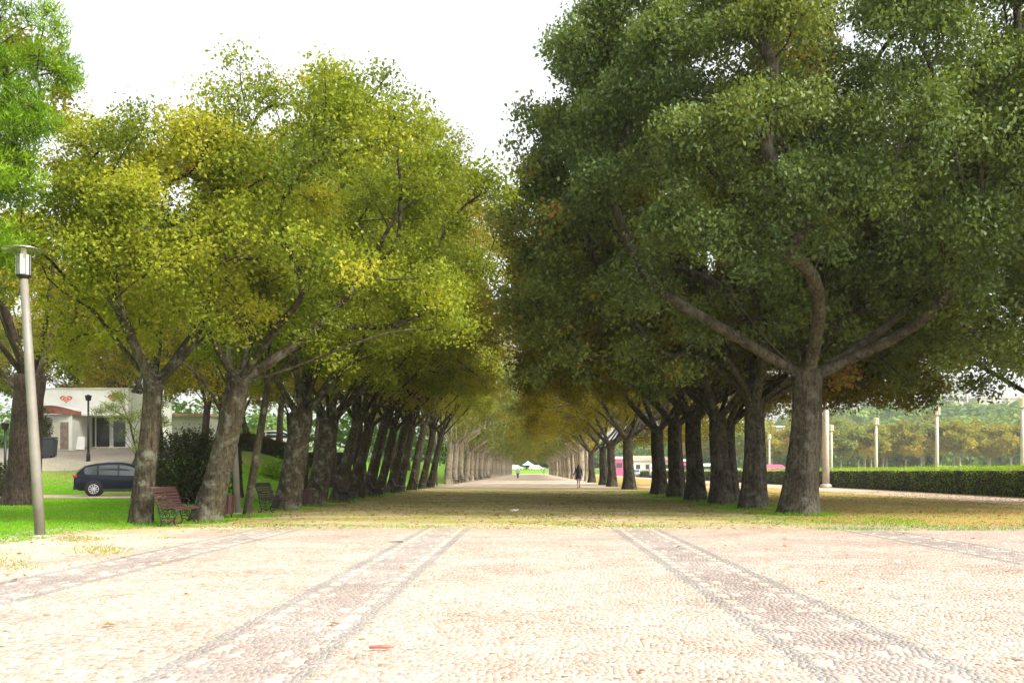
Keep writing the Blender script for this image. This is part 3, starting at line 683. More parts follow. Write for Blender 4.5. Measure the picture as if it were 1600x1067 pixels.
def hill_wood(name, seed, n, xr, yr, size, leaf, mat, tb=(0, 1)):
    rng = np.random.default_rng(seed); pts = []; ow = []; tn = []
    for i in range(n):
        x = rng.uniform(*xr); y = rng.uniform(*yr); r = size*rng.uniform(0.6, 1.3); z = terrz(x, y)
        m = 170; d = norm(rng.normal(0, 1, (m, 3))); d[:, 2] = np.abs(d[:, 2])*1.0-0.15; d = norm(d)
        lump = 1+0.2*np.sin(d[:, 0]*5+i)*np.cos(d[:, 1]*6+i*2)
        pts.append(np.array([x, y, z+r*0.5])+d*r*lump[:, None]*np.array([1, 1, 0.8])+rng.normal(0, 0.3, (m, 3))); ow.append(d)
        tn.append(np.clip(rng.normal(0.5, 0.28), tb[0], tb[1])+rng.normal(0, 0.07, m))
    return leaves_mesh(name, np.concatenate(pts), np.concatenate(ow), np.concatenate(tn), leaf, leaf*0.8, mat, rng, up=0.2, rnd=0.3, out_k=1.0)
tag(link('hillside_wood', hill_wood('hillside_wood', 5, 420, (40, 300), (305, 520), 8.0, 2.3, M['leaf_wood'])), 'green wood covering the hillside below the white blocks', 'wood', kind='stuff')
tag(link('park_wood', hill_wood('park_wood', 9, 90, (-95, -13), (112, 135), 4.6, 0.7, M['leaf_wood'], (0, 0.6))), 'dark green thicket closing the park behind the shop and lawn', 'wood', kind='stuff')
tag(link('distant_wood', hill_wood('distant_wood', 6, 230, (-160, 60), (470, 560), 8.5, 2.6, M['leaf_wood'], (0, 0.6))), 'bluish green wood closing the far end of the avenue', 'wood', kind='stuff')

for (x, yy, q) in ((-7, 474, 1.6), (1.5, 482, 1.75), (10, 470, 1.6), (20, 478, 1.5), (-18, 478, 1.6)):
    place_tree('autumn_tree', TA if x < 5 else TA2, (x, yy, 1.9), 'hazy autumn tree standing across the far end of the avenue', 'trees across the end of the avenue', rz=x, scale=q)
# ------------------------------------------------------------------ shrubs and hedges
def shrub(name, seed, loc, rx, ry, h, n, Ln, Wd, mat, label, cat='shrub'):
    rng = np.random.default_rng(seed)
    o = empty(name, loc)
    stems = MB()
    pts = []; ow = []; tn = []
    for i in range(n):
        d = norm(rng.normal(0, 1, 3)); r = 0.55+0.45*rng.random()**0.5
        c = np.array([rx, ry, h*0.52])*d*r*(1+0.12*math.sin(i)); c[2] += h*0.5
        if c[2] < 0.12: c[2] = 0.12+rng.random()*0.2
        if i % 3 == 0: stems.tube([(c[0]*.08, c[1]*.08, -0.05), (c[0]*.4, c[1]*.4, c[2]*.55), tuple(c)], [0.03, 0.018, 0.006], 4, cap=False)
        m = 26; pts.append(c+rng.normal(0, 0.14, (m, 3))); ow.append(np.repeat(d[None], m, 0)); tn.append(np.clip(rng.normal(0.45, 0.22), 0, 1)+rng.normal(0, 0.1, m))
    me = leaves_mesh('foliage', np.concatenate(pts), np.concatenate(ow), np.concatenate(tn), Ln, Wd, mat, rng, up=0.3, rnd=0.5)
    stems.build('stems', M['bark_dark'], o); link('foliage', me, o); tag(o, label, cat); return o
shrub('round_shrub', 91, (GX(300, 36.5), 36.5, 0), 1.55, 1.3, 2.75, 560, 0.13, 0.05, M['leaf_shrub'], 'big round dark shrub on the lawn behind the nearest bench')
shrub('round_shrub', 92, (GX(64, 64.8), 64.8, terrz(-33, 64.8)), .62, .55, 3.0, 240, 0.13, 0.06, M['leaf_shrub'], 'dark rounded shrub beside the wheeled bin by the shop')
shrub('low_shrub', 93, (GX(446, 60), 60, terrz(GX(446, 60), 60)-.1), 1.6, 1.0, 1.3, 200, 0.12, 0.07, M['leaf_hedge'], 'light green bush on the slope left of the clipped dark hedge')
shrub('low_shrub', 94, (GX(0, 47), 47, 0), 1.0, 1.0, 1.5, 150, 0.12, 0.07, M['leaf_shrub'], 'low bush at the left picture edge behind the lawn')

def hedge(name, x0, x1, y0, y1, h, label, seed, dens, Ln, dirw=None, mat=None, zf=None):
    """leafy box of foliage around dark twiggy core"""
    rng = np.random.default_rng(seed)
    o = empty(name, ((x0+x1)/2, (y0+y1)/2, 0)); off = np.array([(x0+x1)/2, (y0+y1)/2, 0])
    lx, ly = x1-x0, y1-y0
    pts = []; ow = []; tn = []
    def face(n, f, nrm, tb):
        uv = rng.random((n, 2)); p = f(uv); pts.append(p); ow.append(np.repeat(np.array([nrm], float), n, 0)); tn.append(tb(p)+rng.normal(0, 0.13, n))
    def ys(n): 
        return y0+ly*(rng.random(n)**1.7)   # more leaves on the near stretch
    nT = int(dens*60*lx*1.0*ly**0.5*6); nS = int(dens*60*h*ly**0.5*6)
    def mk(n, side):  # leaf tint paints in light per face: pale top, darker sides, darkest back
        yv = ys(n); j = rng.normal(0, 0.05, n)
        if side == 'top':
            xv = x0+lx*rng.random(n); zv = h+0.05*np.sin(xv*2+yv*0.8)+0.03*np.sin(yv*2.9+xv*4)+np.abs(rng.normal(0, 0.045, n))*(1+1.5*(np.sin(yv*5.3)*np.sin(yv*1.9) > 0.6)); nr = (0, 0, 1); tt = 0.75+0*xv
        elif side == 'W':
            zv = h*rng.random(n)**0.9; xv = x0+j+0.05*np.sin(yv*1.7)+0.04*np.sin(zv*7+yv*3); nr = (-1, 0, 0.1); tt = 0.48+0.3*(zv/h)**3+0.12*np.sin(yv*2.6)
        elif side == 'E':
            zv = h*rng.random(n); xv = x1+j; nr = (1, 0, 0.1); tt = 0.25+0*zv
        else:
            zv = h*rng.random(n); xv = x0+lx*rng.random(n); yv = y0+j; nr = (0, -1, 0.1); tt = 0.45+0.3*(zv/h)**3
        pts.append(np.stack([xv, yv, zv], 1)-off); ow.append(np.repeat(np.array([nr], float), n, 0)); tn.append(tt+rng.normal(0, 0.13, n))
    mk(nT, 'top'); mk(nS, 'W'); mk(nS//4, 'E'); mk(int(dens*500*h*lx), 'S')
    p = np.concatenate(pts)
    if zf is not None: p[:, 2] += zf(p[:, 0]+off[0], p[:, 1]+off[1])
    me = leaves_mesh('foliage', p, np.concatenate(ow), np.concatenate(tn), Ln, Ln*0.55, mat or M['leaf_hedge'], rng, up=0.35, rnd=0.55, out_k=0.8)
    link('foliage', me, o)
    core = MB(); ns = 24
    for i in range(ns):
        a = y0+0.15+(ly-0.3)*i/ns; b = y0+0.15+(ly-0.3)*(i+1)/ns; zz = 0 if zf is None else float(zf((x0+x1)/2, (a+b)/2))
        core.box((0, (a+b)/2-off[1], zz+h/2-0.06), (lx-0.16, (b-a)*0.995, h-0.14))
    core.build('twiggy_core', M['core'], o)
    tag(o, label, 'hedge'); return o
M['core'] = simple('hedge_core', (0.012, 0.022, 0.006), 0.95, var=0.4, scale=8)
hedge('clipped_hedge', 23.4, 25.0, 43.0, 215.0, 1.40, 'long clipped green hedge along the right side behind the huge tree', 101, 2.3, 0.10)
def rot_hedge():
    # dark hedge climbing across the slope on the left
    a = P(405, 0, 62); 
    return hedge('sloping_hedge', GX(560, 66)-0.0-9.0, GX(560, 66)+0.2, 66.5, 67.9, 0.95, 'dark low hedge crossing the top of the grass slope behind the left trees', 102, 6.0, 0.12, mat=M['leaf_shrub'], zf=terr)
rot_hedge()

# ------------------------------------------------------------------ grass, fallen leaves
def grass(name, seed, n, xr, yr, h, w, mat, label, keep=None, tb=0.5, ypow=1.6):
    rng = np.random.default_rng(seed)
    y = yr[0]+(yr[1]-yr[0])*rng.random(n)**ypow; x = xr[0]+(xr[1]-xr[0])*rng.random(n)
    if keep is not None: k = keep(x, y, rng); x = x[k]; y = y[k]
    n = len(x); z = terr(x, y)
    big = 0.55+0.45*np.clip(np.sin(x*0.9+y*0.5)+np.sin(x*2.3-y*1.7)*.5, -1, 1)
    hh = h*rng.uniform(0.5, 1.3, n)*(0.75+0.25*big); a = rng.random(n)*2*PI; ww = w*rng.uniform(0.7, 1.3, n)*(0.6+y/30.0)
    le = rng.normal(0, 0.5, (n, 2))*hh[:, None]
    b0 = np.stack([x-np.cos(a)*ww, y-np.sin(a)*ww, z-0.005], 1); b1 = np.stack([x+np.cos(a)*ww, y+np.sin(a)*ww, z-0.005], 1)
    tp = np.stack([x+le[:, 0], y+le[:, 1], z+hh], 1)
    V = np.stack([b0, b1, tp], 1).reshape(-1, 3)
    me = np_mesh(name, V, np.arange(n*3).reshape(-1, 3), mat, tint=np.clip(tb+0.25*(big-0.5)+rng.normal(0, 0.16, n), 0, 1))
    return tag(link(name, me), label, 'grass', kind='stuff')
def pn(x, y, s): return np.sin(x*s+1.3*np.sin(y*s*0.7))*np.cos(y*s*1.1+np.sin(x*s*0.6))+0.5*np.sin(x*s*2.7+y*s*1.9)
grass('grass', 1, 330000, (-34, -8.6), (13, 62), 0.055, 0.006, M['grass'], 'bright green mown grass of the lawn on the left',
      keep=lambda x, y, r: (x < -9.2+0.5*pn(x, y, 0.9)+0.12*np.maximum(0, y-22)*0) & (np.abs(y-47.5) > 3.4) & (x > -0.62*y-3), tb=0.5)
grass('grass_verge', 2, 120000, (-9.6, 26), (20.6, 62), 0.035, 0.006, M['grass_dry'], 'thin olive grass growing between fallen leaves under the trees',
      keep=lambda x, y, r: (pn(x, y, 0.55)+r.normal(0, 0.5, len(x)) > 0.15) & (y > 20.8+0.8*pn(x, x*0+3, 0.7)+r.normal(0, 0.3, len(x))) & (x < 0.62*y), tb=0.4, ypow=1.5)
grass('grass_tufts', 3, 90000, (-9.5, 17), (20.2, 60), 0.06, 0.006, M['grass'], 'fresh green grass patches around the feet of the right-hand trees',
      keep=lambda x, y, r: ((np.abs(x-7.4-0.8*pn(x, y, 0.6)) < 1.5+0.8*r.random(len(x))) & (pn(x, y, 0.8) > -0.35)) | ((np.abs(y-21.6-0.5*pn(x, y, 0.5)) < 0.45) & (pn(x, y, 0.45) > 0.25)), tb=0.4)
grass('grass_fringe', 4, 26000, (-9.8, -6.2), (10, 22), 0.045, 0.006, M['grass_dry'], 'scattered yellowish grass in the sandy strip by the lawn edge',
      keep=lambda x, y, r: (pn(x, y, 1.3)+r.normal(0, 0.3, len(x)) > 0.6), tb=0.6, ypow=1.0)
def foot_grass():
    rng = np.random.default_rng(44); P3 = []
    feet = [(o.location.x, o.location.y) for o in COL.objects if o.type == 'EMPTY' and o.name.startswith('plane_tree') and o.location.y < 60 and o.location.x < 12]
    V = []
    for fx, fy in feet:
        n = int(1500*min(1, 30/fy)); a = rng.random(n)*2*PI; base = 0.62 if fx > 0 else 0.36
        r = base+np.abs(rng.normal(0, 0.22, n))*(1+0.8*np.sin(a*2+fy))
        x = fx+r*np.cos(a); y = fy+r*np.sin(a); h = rng.uniform(0.04, 0.13, n)*np.exp(-(r-base)*0.8); w = 0.005+0.004*fy/30
        b = rng.random(n)*2*PI; le = rng.normal(0, 0.035, (n, 2))
        V.append(np.stack([np.stack([x-np.cos(b)*w, y-np.sin(b)*w, 0*x], 1), np.stack([x+np.cos(b)*w, y+np.sin(b)*w, 0*x], 1), np.stack([x+le[:, 0], y+le[:, 1], h], 1)], 1).reshape(-1, 3))
    V = np.concatenate(V); m = len(V)//3
    return np_mesh('foot_grass', V, np.arange(m*3).reshape(-1, 3), M['grass'], tint=np.clip(0.4+rng.normal(0, 0.25, m), 0, 1))
tag(link('foot_grass', foot_grass()), 'rough grass growing tight around the feet of the avenue trunks', 'grass', kind='stuff')
def fallen():
    rng = np.random.default_rng(8); n = 52000
    y = 4.5+55*rng.random(n)**1.2; x = -17+41.5*rng.random(n); thin = (x < -9.3) & (rng.random(n) > 0.22)
    k = np.where(y < 20.5, rng.random(n) < (0.018+0.05*(x < -5.5)), True) & (x < 0.62*y) & (x > -0.62*y-1)
    k &= (rng.random(n) < 0.55+0.3*pn(x, y, 0.3)) & ~thin
    x = x[k]; y = y[k]; n = len(x)
    p = np.stack([x, y, np.where(y < 22, 0.026, 0.016)+rng.random(n)*0.01], 1)
    return leaves_mesh('fallen_leaves', p, np.tile([0, 0, 1.0], (n, 1)), 0.45+rng.normal(0, 0.25, n), 0.085, 0.06, M['dead_leaf'], rng, up=1.5, rnd=0.18, droop=0)
tag(link('fallen_leaves', fallen()), 'brown and yellow leaves scattered over the avenue floor', 'leaves', kind='stuff')
# ------------------------------------------------------------------ object materials
M['iron'] = simple('black_iron', (0.015, 0.015, 0.017), 0.45, 0.3, bmp=0.2)
M['slat_red'] = simple('reddish_brown_slats', (0.060, 0.024, 0.020), 0.6, 0, 0.3, 14, bmp=0.15)
M['slat_dark'] = simple('dark_weathered_slats', (0.036, 0.021, 0.021), 0.55, 0, 0.3, 14, bmp=0.15)
M['bin_red'] = simple('oxblood_paint', (0.055, 0.014, 0.014), 0.55, 0, 0.25, 9, bmp=0.1)
M['dark_plastic'] = simple('dark_plastic', (0.016, 0.022, 0.026), 0.45)
M['pole_grey'] = simple('warm_grey_paint', (0.19, 0.172, 0.14), 0.5, 0.0, 0.12, 3)
M['pole_pale'] = simple('pale_concrete', (0.48, 0.42, 0.35), 0.7, 0.0, 0.1, 2)
M['steel'] = simple('brushed_steel', (0.62, 0.60, 0.56), 0.25, 0.9)
M['lamp_glass'] = simple('lamp_glass', (0.75, 0.78, 0.72), 0.12, 0.0, 0.05)
M['lantern_cream'] = simple('lantern_cream', (0.60, 0.50, 0.32), 0.35, 0.0, 0.05)
M['navy'] = simple('dark_blue_paint', (0.005, 0.009, 0.018), 0.30, 0.0, 0.05, 3, spec=0.22)
M['white_paint'] = simple('white_paint', (0.78, 0.78, 0.77), 0.25, 0.0, 0.04, 3, coat=0.5)
M['silver_paint'] = simple('silver_paint', (0.45, 0.47, 0.50), 0.25, 0.5, 0.04, 3, coat=0.6)
M['magenta'] = simple('magenta_panel', (0.42, 0.07, 0.17), 0.6, 0.0, 0.06, 2)
M['car_glass'] = simple('tinted_glass', (0.05, 0.062, 0.065), 0.12, 0.0, 0.05, 2)
M['tyre'] = simple('tyre_rubber', (0.012, 0.012, 0.013), 0.8)
M['rim'] = simple('alloy_rim', (0.62, 0.63, 0.65), 0.3, 0.6)
M['tail'] = simple('tail_lamp_red', (0.45, 0.015, 0.03), 0.15, 0, 0.05, coat=1)
M['headl'] = simple('head_lamp_clear', (0.75, 0.78, 0.8), 0.1, 0.2, 0.05, coat=1)
M['plate'] = simple('plate_white', (0.75, 0.75, 0.72), 0.4)
M['wall_white'] = simple('white_render', (0.74, 0.74, 0.68), 0.85, 0, 0.08, 1.5, bmp=0.1)
M['wall_cream'] = simple('cream_render', (0.64, 0.61, 0.49), 0.85, 0, 0.1, 1.5, bmp=0.1)
M['roof_rust'] = simple('rusty_red_band', (0.26, 0.085, 0.05), 0.6, 0, 0.2, 3)
M['fascia'] = simple('white_fascia', (0.80, 0.78, 0.74), 0.5, 0, 0.06, 1)
M['door_brown'] = simple('weathered_brown_door', (0.25, 0.19, 0.14), 0.7, 0, 0.25, 4)
M['frame_white'] = simple('white_frame', (0.78, 0.78, 0.76), 0.4)
M['pane'] = simple('dark_pane', (0.045, 0.06, 0.05), 0.05, 0.1, 0.3, 1.2, coat=0.5)
M['logo_red'] = simple('logo_red', (0.62, 0.035, 0.03), 0.5, 0, 0.05)
M['logo_yellow'] = simple('logo_cream', (0.80, 0.62, 0.40), 0.5, 0, 0.05)
M['logo_blue'] = simple('faded_blue', (0.32, 0.40, 0.52), 0.6, 0, 0.1)
M['hill_wall'] = simple('apartment_wall', (0.36, 0.36, 0.33), 0.85, 0, 0.06, 0.3)
M['hill_pier'] = simple('apartment_pier', (0.50, 0.40, 0.35), 0.85, 0, 0.06, 0.3)
M['hill_glass'] = simple('apartment_window', (0.06, 0.08, 0.10), 0.3, 0, 0.15, 0.5)
M['terracotta'] = simple('terracotta', (0.52, 0.30, 0.22), 0.85, 0, 0.15, 0.6)
M['skin'] = simple('skin', (0.42, 0.24, 0.17), 0.6, 0, 0.06)
M['hair'] = simple('black_hair', (0.010, 0.009, 0.010), 0.45, 0, 0.2, 30)
M['cloth_navy'] = simple('navy_cloth', (0.014, 0.018, 0.038), 0.85)
M['cloth_purple'] = simple('purple_cloth', (0.22, 0.10, 0.36), 0.85)
M['cloth_light'] = simple('pale_shirt', (0.55, 0.58, 0.64), 0.85)
M['cloth_dark'] = simple('dark_trousers', (0.05, 0.045, 0.06), 0.85)
M['cloth_white'] = simple('white_clothes', (0.72, 0.72, 0.70), 0.85)
M['paper'] = simple('white_paper', (0.85, 0.84, 0.80), 0.8)
M['red_stick'] = simple('red_brown_pod', (0.42, 0.13, 0.09), 0.7, 0, 0.25, 30)
M['concrete'] = simple('footing_concrete', (0.42, 0.38, 0.32), 0.9, 0, 0.2, 5)
M['tent'] = simple('tent_canvas', (0.80, 0.80, 0.78), 0.7)

# ------------------------------------------------------------------ benches
def spiral(cx, cz, r0, r1, a0, turns, n=14):
    return [(cx+(r0+(r1-r0)*i/n)*math.cos(a0+turns*2*PI*i/n), cz+(r0+(r1-r0)*i/n)*math.sin(a0+turns*2*PI*i/n)) for i in range(n+1)]
def make_bench(mat):
    o = empty('park_bench', (0, 0, 0))
    KX = 0.78
    back = [(-0.235, 0.845), (-0.20, 0.79), (-0.165, 0.72), (-0.135, 0.65), (-0.105, 0.58), (-0.075, 0.51), (-0.03, 0.445)]
    seat = [(0.04, 0.412), (0.115, 0.405), (0.19, 0.408), (0.265, 0.415), (0.34, 0.42), (0.41, 0.415), (0.465, 0.385)]
    back = [(x*KX, z) for x, z in back]; seat = [(x*KX, z) for x, z in seat]
    LN = 1.55
    mb = MB(); mb.tube([(-0.20, -LN/2-.02, 0.872), (-0.20, LN/2+.02, 0.872)], 0.024, 8)
    for i, (x, z) in enumerate(back):
        mb.box((x, 0, z), (0.020, LN, 0.056), ry=-0.42+0.03*i, bev=0.005)
    mb.build('backrest', mat, o)
    mb = MB()
    for i, (x, z) in enumerate(seat):
        mb.box((x, 0, z), (0.048, LN, 0.022), ry=[-0.25, -0.05, 0.04, 0.06, 0.0, 0.15, 0.75][i], bev=0.005)
    mb.build('seat', mat, o)
    for sy in (-LN/2+0.10, LN/2-0.10):
        fr = MB()
        def tb(pts, r): fr.tube([(x*KX, sy, z) for x, z in pts], r, 6)
        tb([(-0.285, 0.83), (-0.262, 0.85), (-0.23, 0.80), (-0.185, 0.70), (-0.14, 0.60), (-0.11, 0.50), (-0.085, 0.40), (-0.06, 0.28), (-0.015, 0.16), (0.01, 0.08), (-0.03, 0.02), (-0.12, 0.014)], 0.017)
        tb([(-0.075, 0.45), (0.0, 0.395), (0.12, 0.385), (0.25, 0.392), (0.38, 0.395), (0.45, 0.375), (0.485, 0.34), (0.46, 0.31)], 0.016)
        tb([(0.455, 0.34), (0.43, 0.27), (0.385, 0.20), (0.35, 0.13), (0.375, 0.06), (0.43, 0.02), (0.50, 0.014)], 0.017)
        tb([(0.01, 0.11), (0.08, 0.14), (0.13, 0.10), (0.19, 0.065), (0.25, 0.10), (0.30, 0.14), (0.36, 0.11)], 0.013)
        tb(spiral(0.03, 0.29, 0.075, 0.015, PI, -1.4), 0.011); tb(spiral(0.33, 0.30, 0.07, 0.015, 0, 1.4), 0.011)
        tb(spiral(0.185, 0.27, 0.085, 0.02, PI/2, 1.5), 0.011)
        tb([(0.0, 0.2), (0.1, 0.19), (0.185, 0.185), (0.27, 0.19), (0.38, 0.2)], 0.012)
        tb([(0.185, 0.38), (0.185, 0.34)], 0.014); tb([(0.185, 0.19), (0.185, 0.07)], 0.012)
        # arm rest
        tb([(-0.13, 0.60), (-0.04, 0.62), (0.10, 0.60), (0.18, 0.585), (0.215, 0.55), (0.195, 0.52)], 0.013)
        tb([(0.19, 0.53), (0.16, 0.47), (0.18, 0.39)], 0.012)
        fr.build('iron_side_frame', M['iron'], o)
    return o
bench0 = make_bench(M['slat_red']); bench1 = make_bench(M['slat_dark'])
BN = [(269, 22.25, 'reddish brown slatted bench nearest the camera, between the first two left trees'),
      (419, 29.6, 'dark slatted iron bench right of the slender young tree trunk'),
      (515, 38.6, 'dark bench with its back against the trunk right of the second litter bin'),
      (568, 46.4, 'fourth bench along the left row, dark with worn slats'),
      (605, 54.2, 'fifth bench along the left row beside a leaning trunk'),
      (640, 63.5, 'sixth bench along the left row, small and pale on top'),
      (659, 70.8, 'last bench of the near group, just before the crossing path')]
for i, (u, D, lb) in enumerate(BN):
    b = bench0 if i == 0 else (bench1 if i == 1 else copy_tree(bench1))
    b.location = (GX(u, D)+(0.55 if i > 1 else 0), D, 0.0); b.rotation_euler = (0, 0, [0.02, -0.03, 0.02, 0.05, -0.04, 0.0, 0.03][i])
    tag(b, lb, 'bench', 'benches along the left row')
for i, u in enumerate((701, 714, 725, 735, 744, 751, 757)):
    D = 12200/(830-u); b = copy_tree(bench1); b.location = (GX(u, D)+0.6, D, 0); b.rotation_euler = (0, 0, random.uniform(-.05, .05))
    tag(b, 'small distant bench under the pale far trees on the left', 'bench', 'far benches beyond the crossing')
# litter bins
def make_bin():
    o = empty('litter_bin', (0, 0, 0)); mb = MB(); n = 12
    for k in range(n):
        a = 2*PI*(k+.5)/n
        mb.box((math.cos(a)*0.205, math.sin(a)*0.205, 0.36), (0.022, 0.100, 0.50), rz=a, ry=0.11, bev=0.004)
    mb.build('slatted_body', M['bin_red'], o)
    mb = MB(); mb.lathe([(0.14, 0.12), (0.205, 0.60), (0.185, 0.60), (0.13, 0.2)], 12); mb.build('liner', M['dark_plastic'], o)
    mb = MB(); mb.lathe([(0.232, 0.585), (0.244, 0.600), (0.232, 0.615), (0.218, 0.60)], 18); mb.build('rim', M['bin_red'], o)
    for k in range(3):
        a = 2*PI*k/3+.5; mb = MB(); mb.tube([(math.cos(a)*.13, math.sin(a)*.13, 0.16), (math.cos(a)*.15, math.sin(a)*.15, 0)], 0.014, 6); mb.build('leg', M['iron'], o)
    return o
bn = make_bin(); bn.location = (GX(353, 25.6), 25.6, 0); tag(bn, 'dark red slatted litter bin right of the strongly leaning second tree', 'bin', 'litter bins'); bn.scale = (1, 1, 1)
b2 = copy_tree(bn); b2.location = (GX(478.5, 34.0), 34.0, 0); tag(b2, 'dark red litter bin between the second and third benches', 'bin', 'litter bins'); b2.scale = (1.08, 1.08, 1.0)

# ------------------------------------------------------------------ lamps
def park_lamp(loc, top, r0, r1, label, head=True):
    o = empty('lamp_post', loc); L_ = Vector(top)-Vector(loc)
    mb = MB(); mb.tube([Vector((0, 0, -0.05)), L_*0.3, L_*0.65, L_], [r0, r0*0.86+r1*0.14, (r0+r1)/2, r1], 18); mb.build('pole', M['pole_grey'], o)
    mb = MB(); mb.lathe([(r0*1.9, -0.06), (r0*1.8, 0.015), (r0*1.05, 0.03)], 14); mb.build('footing', M['concrete'], o)
    if head:
        T = L_
        mb = MB(); mb.lathe([(0.05, -0.10), (0.09, -0.06), (0.135, -0.02), (0.14, 0.0)], 18, c=T); mb.build('collar', M['iron'], o)
        for k in range(8):
            a = 2*PI*k/8+0.2; 
            if k == 0: g = MB()
            g.box((T.x+math.cos(a)*0.125, T.y+math.sin(a)*0.125, T.z+0.19), (0.012, 0.055, 0.38), rz=a)
        g.build('lamp_louvres', M['steel'], o)
        mb = MB(); mb.lathe([(0.06, 0.0), (0.085, 0.03), (0.085, 0.36), (0.055, 0.44), (0.05, 0.52)], 16, c=T); mb.build('lamp_glass', M['lamp_glass'], o)
        mb = MB(); mb.lathe([(0.02, 0.50), (0.16, 0.515), (0.37, 0.475), (0.38, 0.485), (0.16, 0.54), (0.02, 0.56)], 28, c=T); mb.build('reflector_disc', M['steel'], o)
    return tag(o, label, 'street lamp')
park_lamp((GX(63, 18.4), 18.4, 0), (GX(37, 18.4), 18.4, 1.25+(736-430)*18.4/F), 0.098, 0.072, 'tall warm-grey lamp post leaning left with a flat disc top, at the lawn edge')
park_lamp((GX(372, 28.2), 28.2, 0), (GX(352, 28.2), 28.2, 1.25+(736-425)*28.2/F), 0.095, 0.070, 'slim pale lamp post leaning left just right of the first litter bin')
park_lamp((GX(683, 83), 83, 0), (GX(680, 83), 83, 6.0), 0.10, 0.075, 'pale lamp post at the crossing beyond the near left row')
def thin_post(u, D, h, label):
    x = GX(u, D); o = empty('thin_post', (x, D, terrz(x, D)))
    MB().tube([(0, 0, -0.1), (0, 0, h)], [0.075, 0.06], 10).build('pole', M['iron'], o)
    MB().lathe([(0.05, h), (0.16, h+0.04), (0.2, h+0.3), (0.24, h+0.33), (0.03, h+0.42)], 12).build('lantern', M['iron'], o)
    MB().lathe([(0.13, -0.02), (0.12, 0.5), (0.08, 0.56)], 10).build('base', M['iron'], o)
    return tag(o, label, 'street lamp')
thin_post(138, 62, 3.9, 'thin black lamp post in front of the white shop wall, above the car roof')
thin_post(8, 50, 3.4, 'thin black post at the left edge behind the dark rough trunk')
def tall_lamp(x, y, h, r, label, group='tall lamp posts beyond the hedge'):
    o = empty('tall_lamp_post', (x, y, 0))
    MB().tube([(0, 0, -0.1), (0, 0, h*0.5), (0, 0, h-0.9)], [r, r*0.85, r*0.65], 12).build('pole', M['pole_pale'], o)
    MB().lathe([(r*1.7, -.05), (r*1.6, 0.25), (r, 0.3)], 10).build('base', M['pole_pale'], o)
    for k in range(4):
        a = PI/4+k*PI/2
        m = MB(); m.box((math.cos(a)*0.26, math.sin(a)*0.26, h-0.35), (0.20, 0.34, 1.0), rz=a, bev=0.04); m.build('lantern', M['lantern_cream'], o)
    m = MB(); m.box((0, 0, h-0.8), (0.7, 0.7, 0.06)); m.box((0, 0, h+0.1), (0.5, 0.5, 0.05)); m.build('bracket', M['pole_pale'], o)
    return tag(o, label, 'street lamp', group)
for u, D, h, lb in ((1598, 101, 8.8, 'tall pale lamp post at the right picture edge beyond the hedge'), (1464, 121, 9.2, 'tall pale lamp post with blocky lantern, second from the right edge'),
                 (1369, 142, 9.0, 'tall pale lamp post with its lantern touching the hanging leaves'), (1299, 164, 9.0, 'thin far lamp post just right of the thick pale column'), (1202, 205, 9.0, 'smallest tall lamp post, seen between the first two right trunks')):
    tall_lamp(GX(u, D), D, h, 0.26, lb)
tall_lamp(22.1, 72, 9.5, 0.27, 'thick pale column standing before the hedge right of the huge trunk', None)
o = empty('utility_cabinet', (21.35, 72.3, 0)); MB().box((0, 0, 0.72), (0.55, 0.5, 1.42), bev=0.02).build('body', M['dark_plastic'], o)
MB().box((0, 0, 1.46), (0.62, 0.57, 0.05), bev=0.01).build('lid', M['dark_plastic'], o); MB().box((0, -0.262, 0.75), (0.45, 0.02, 1.2), bev=0.005).build('door', M['dark_plastic'], o)
tag(o, 'dark green-black cabinet beside the thick pale column', 'cabinet')

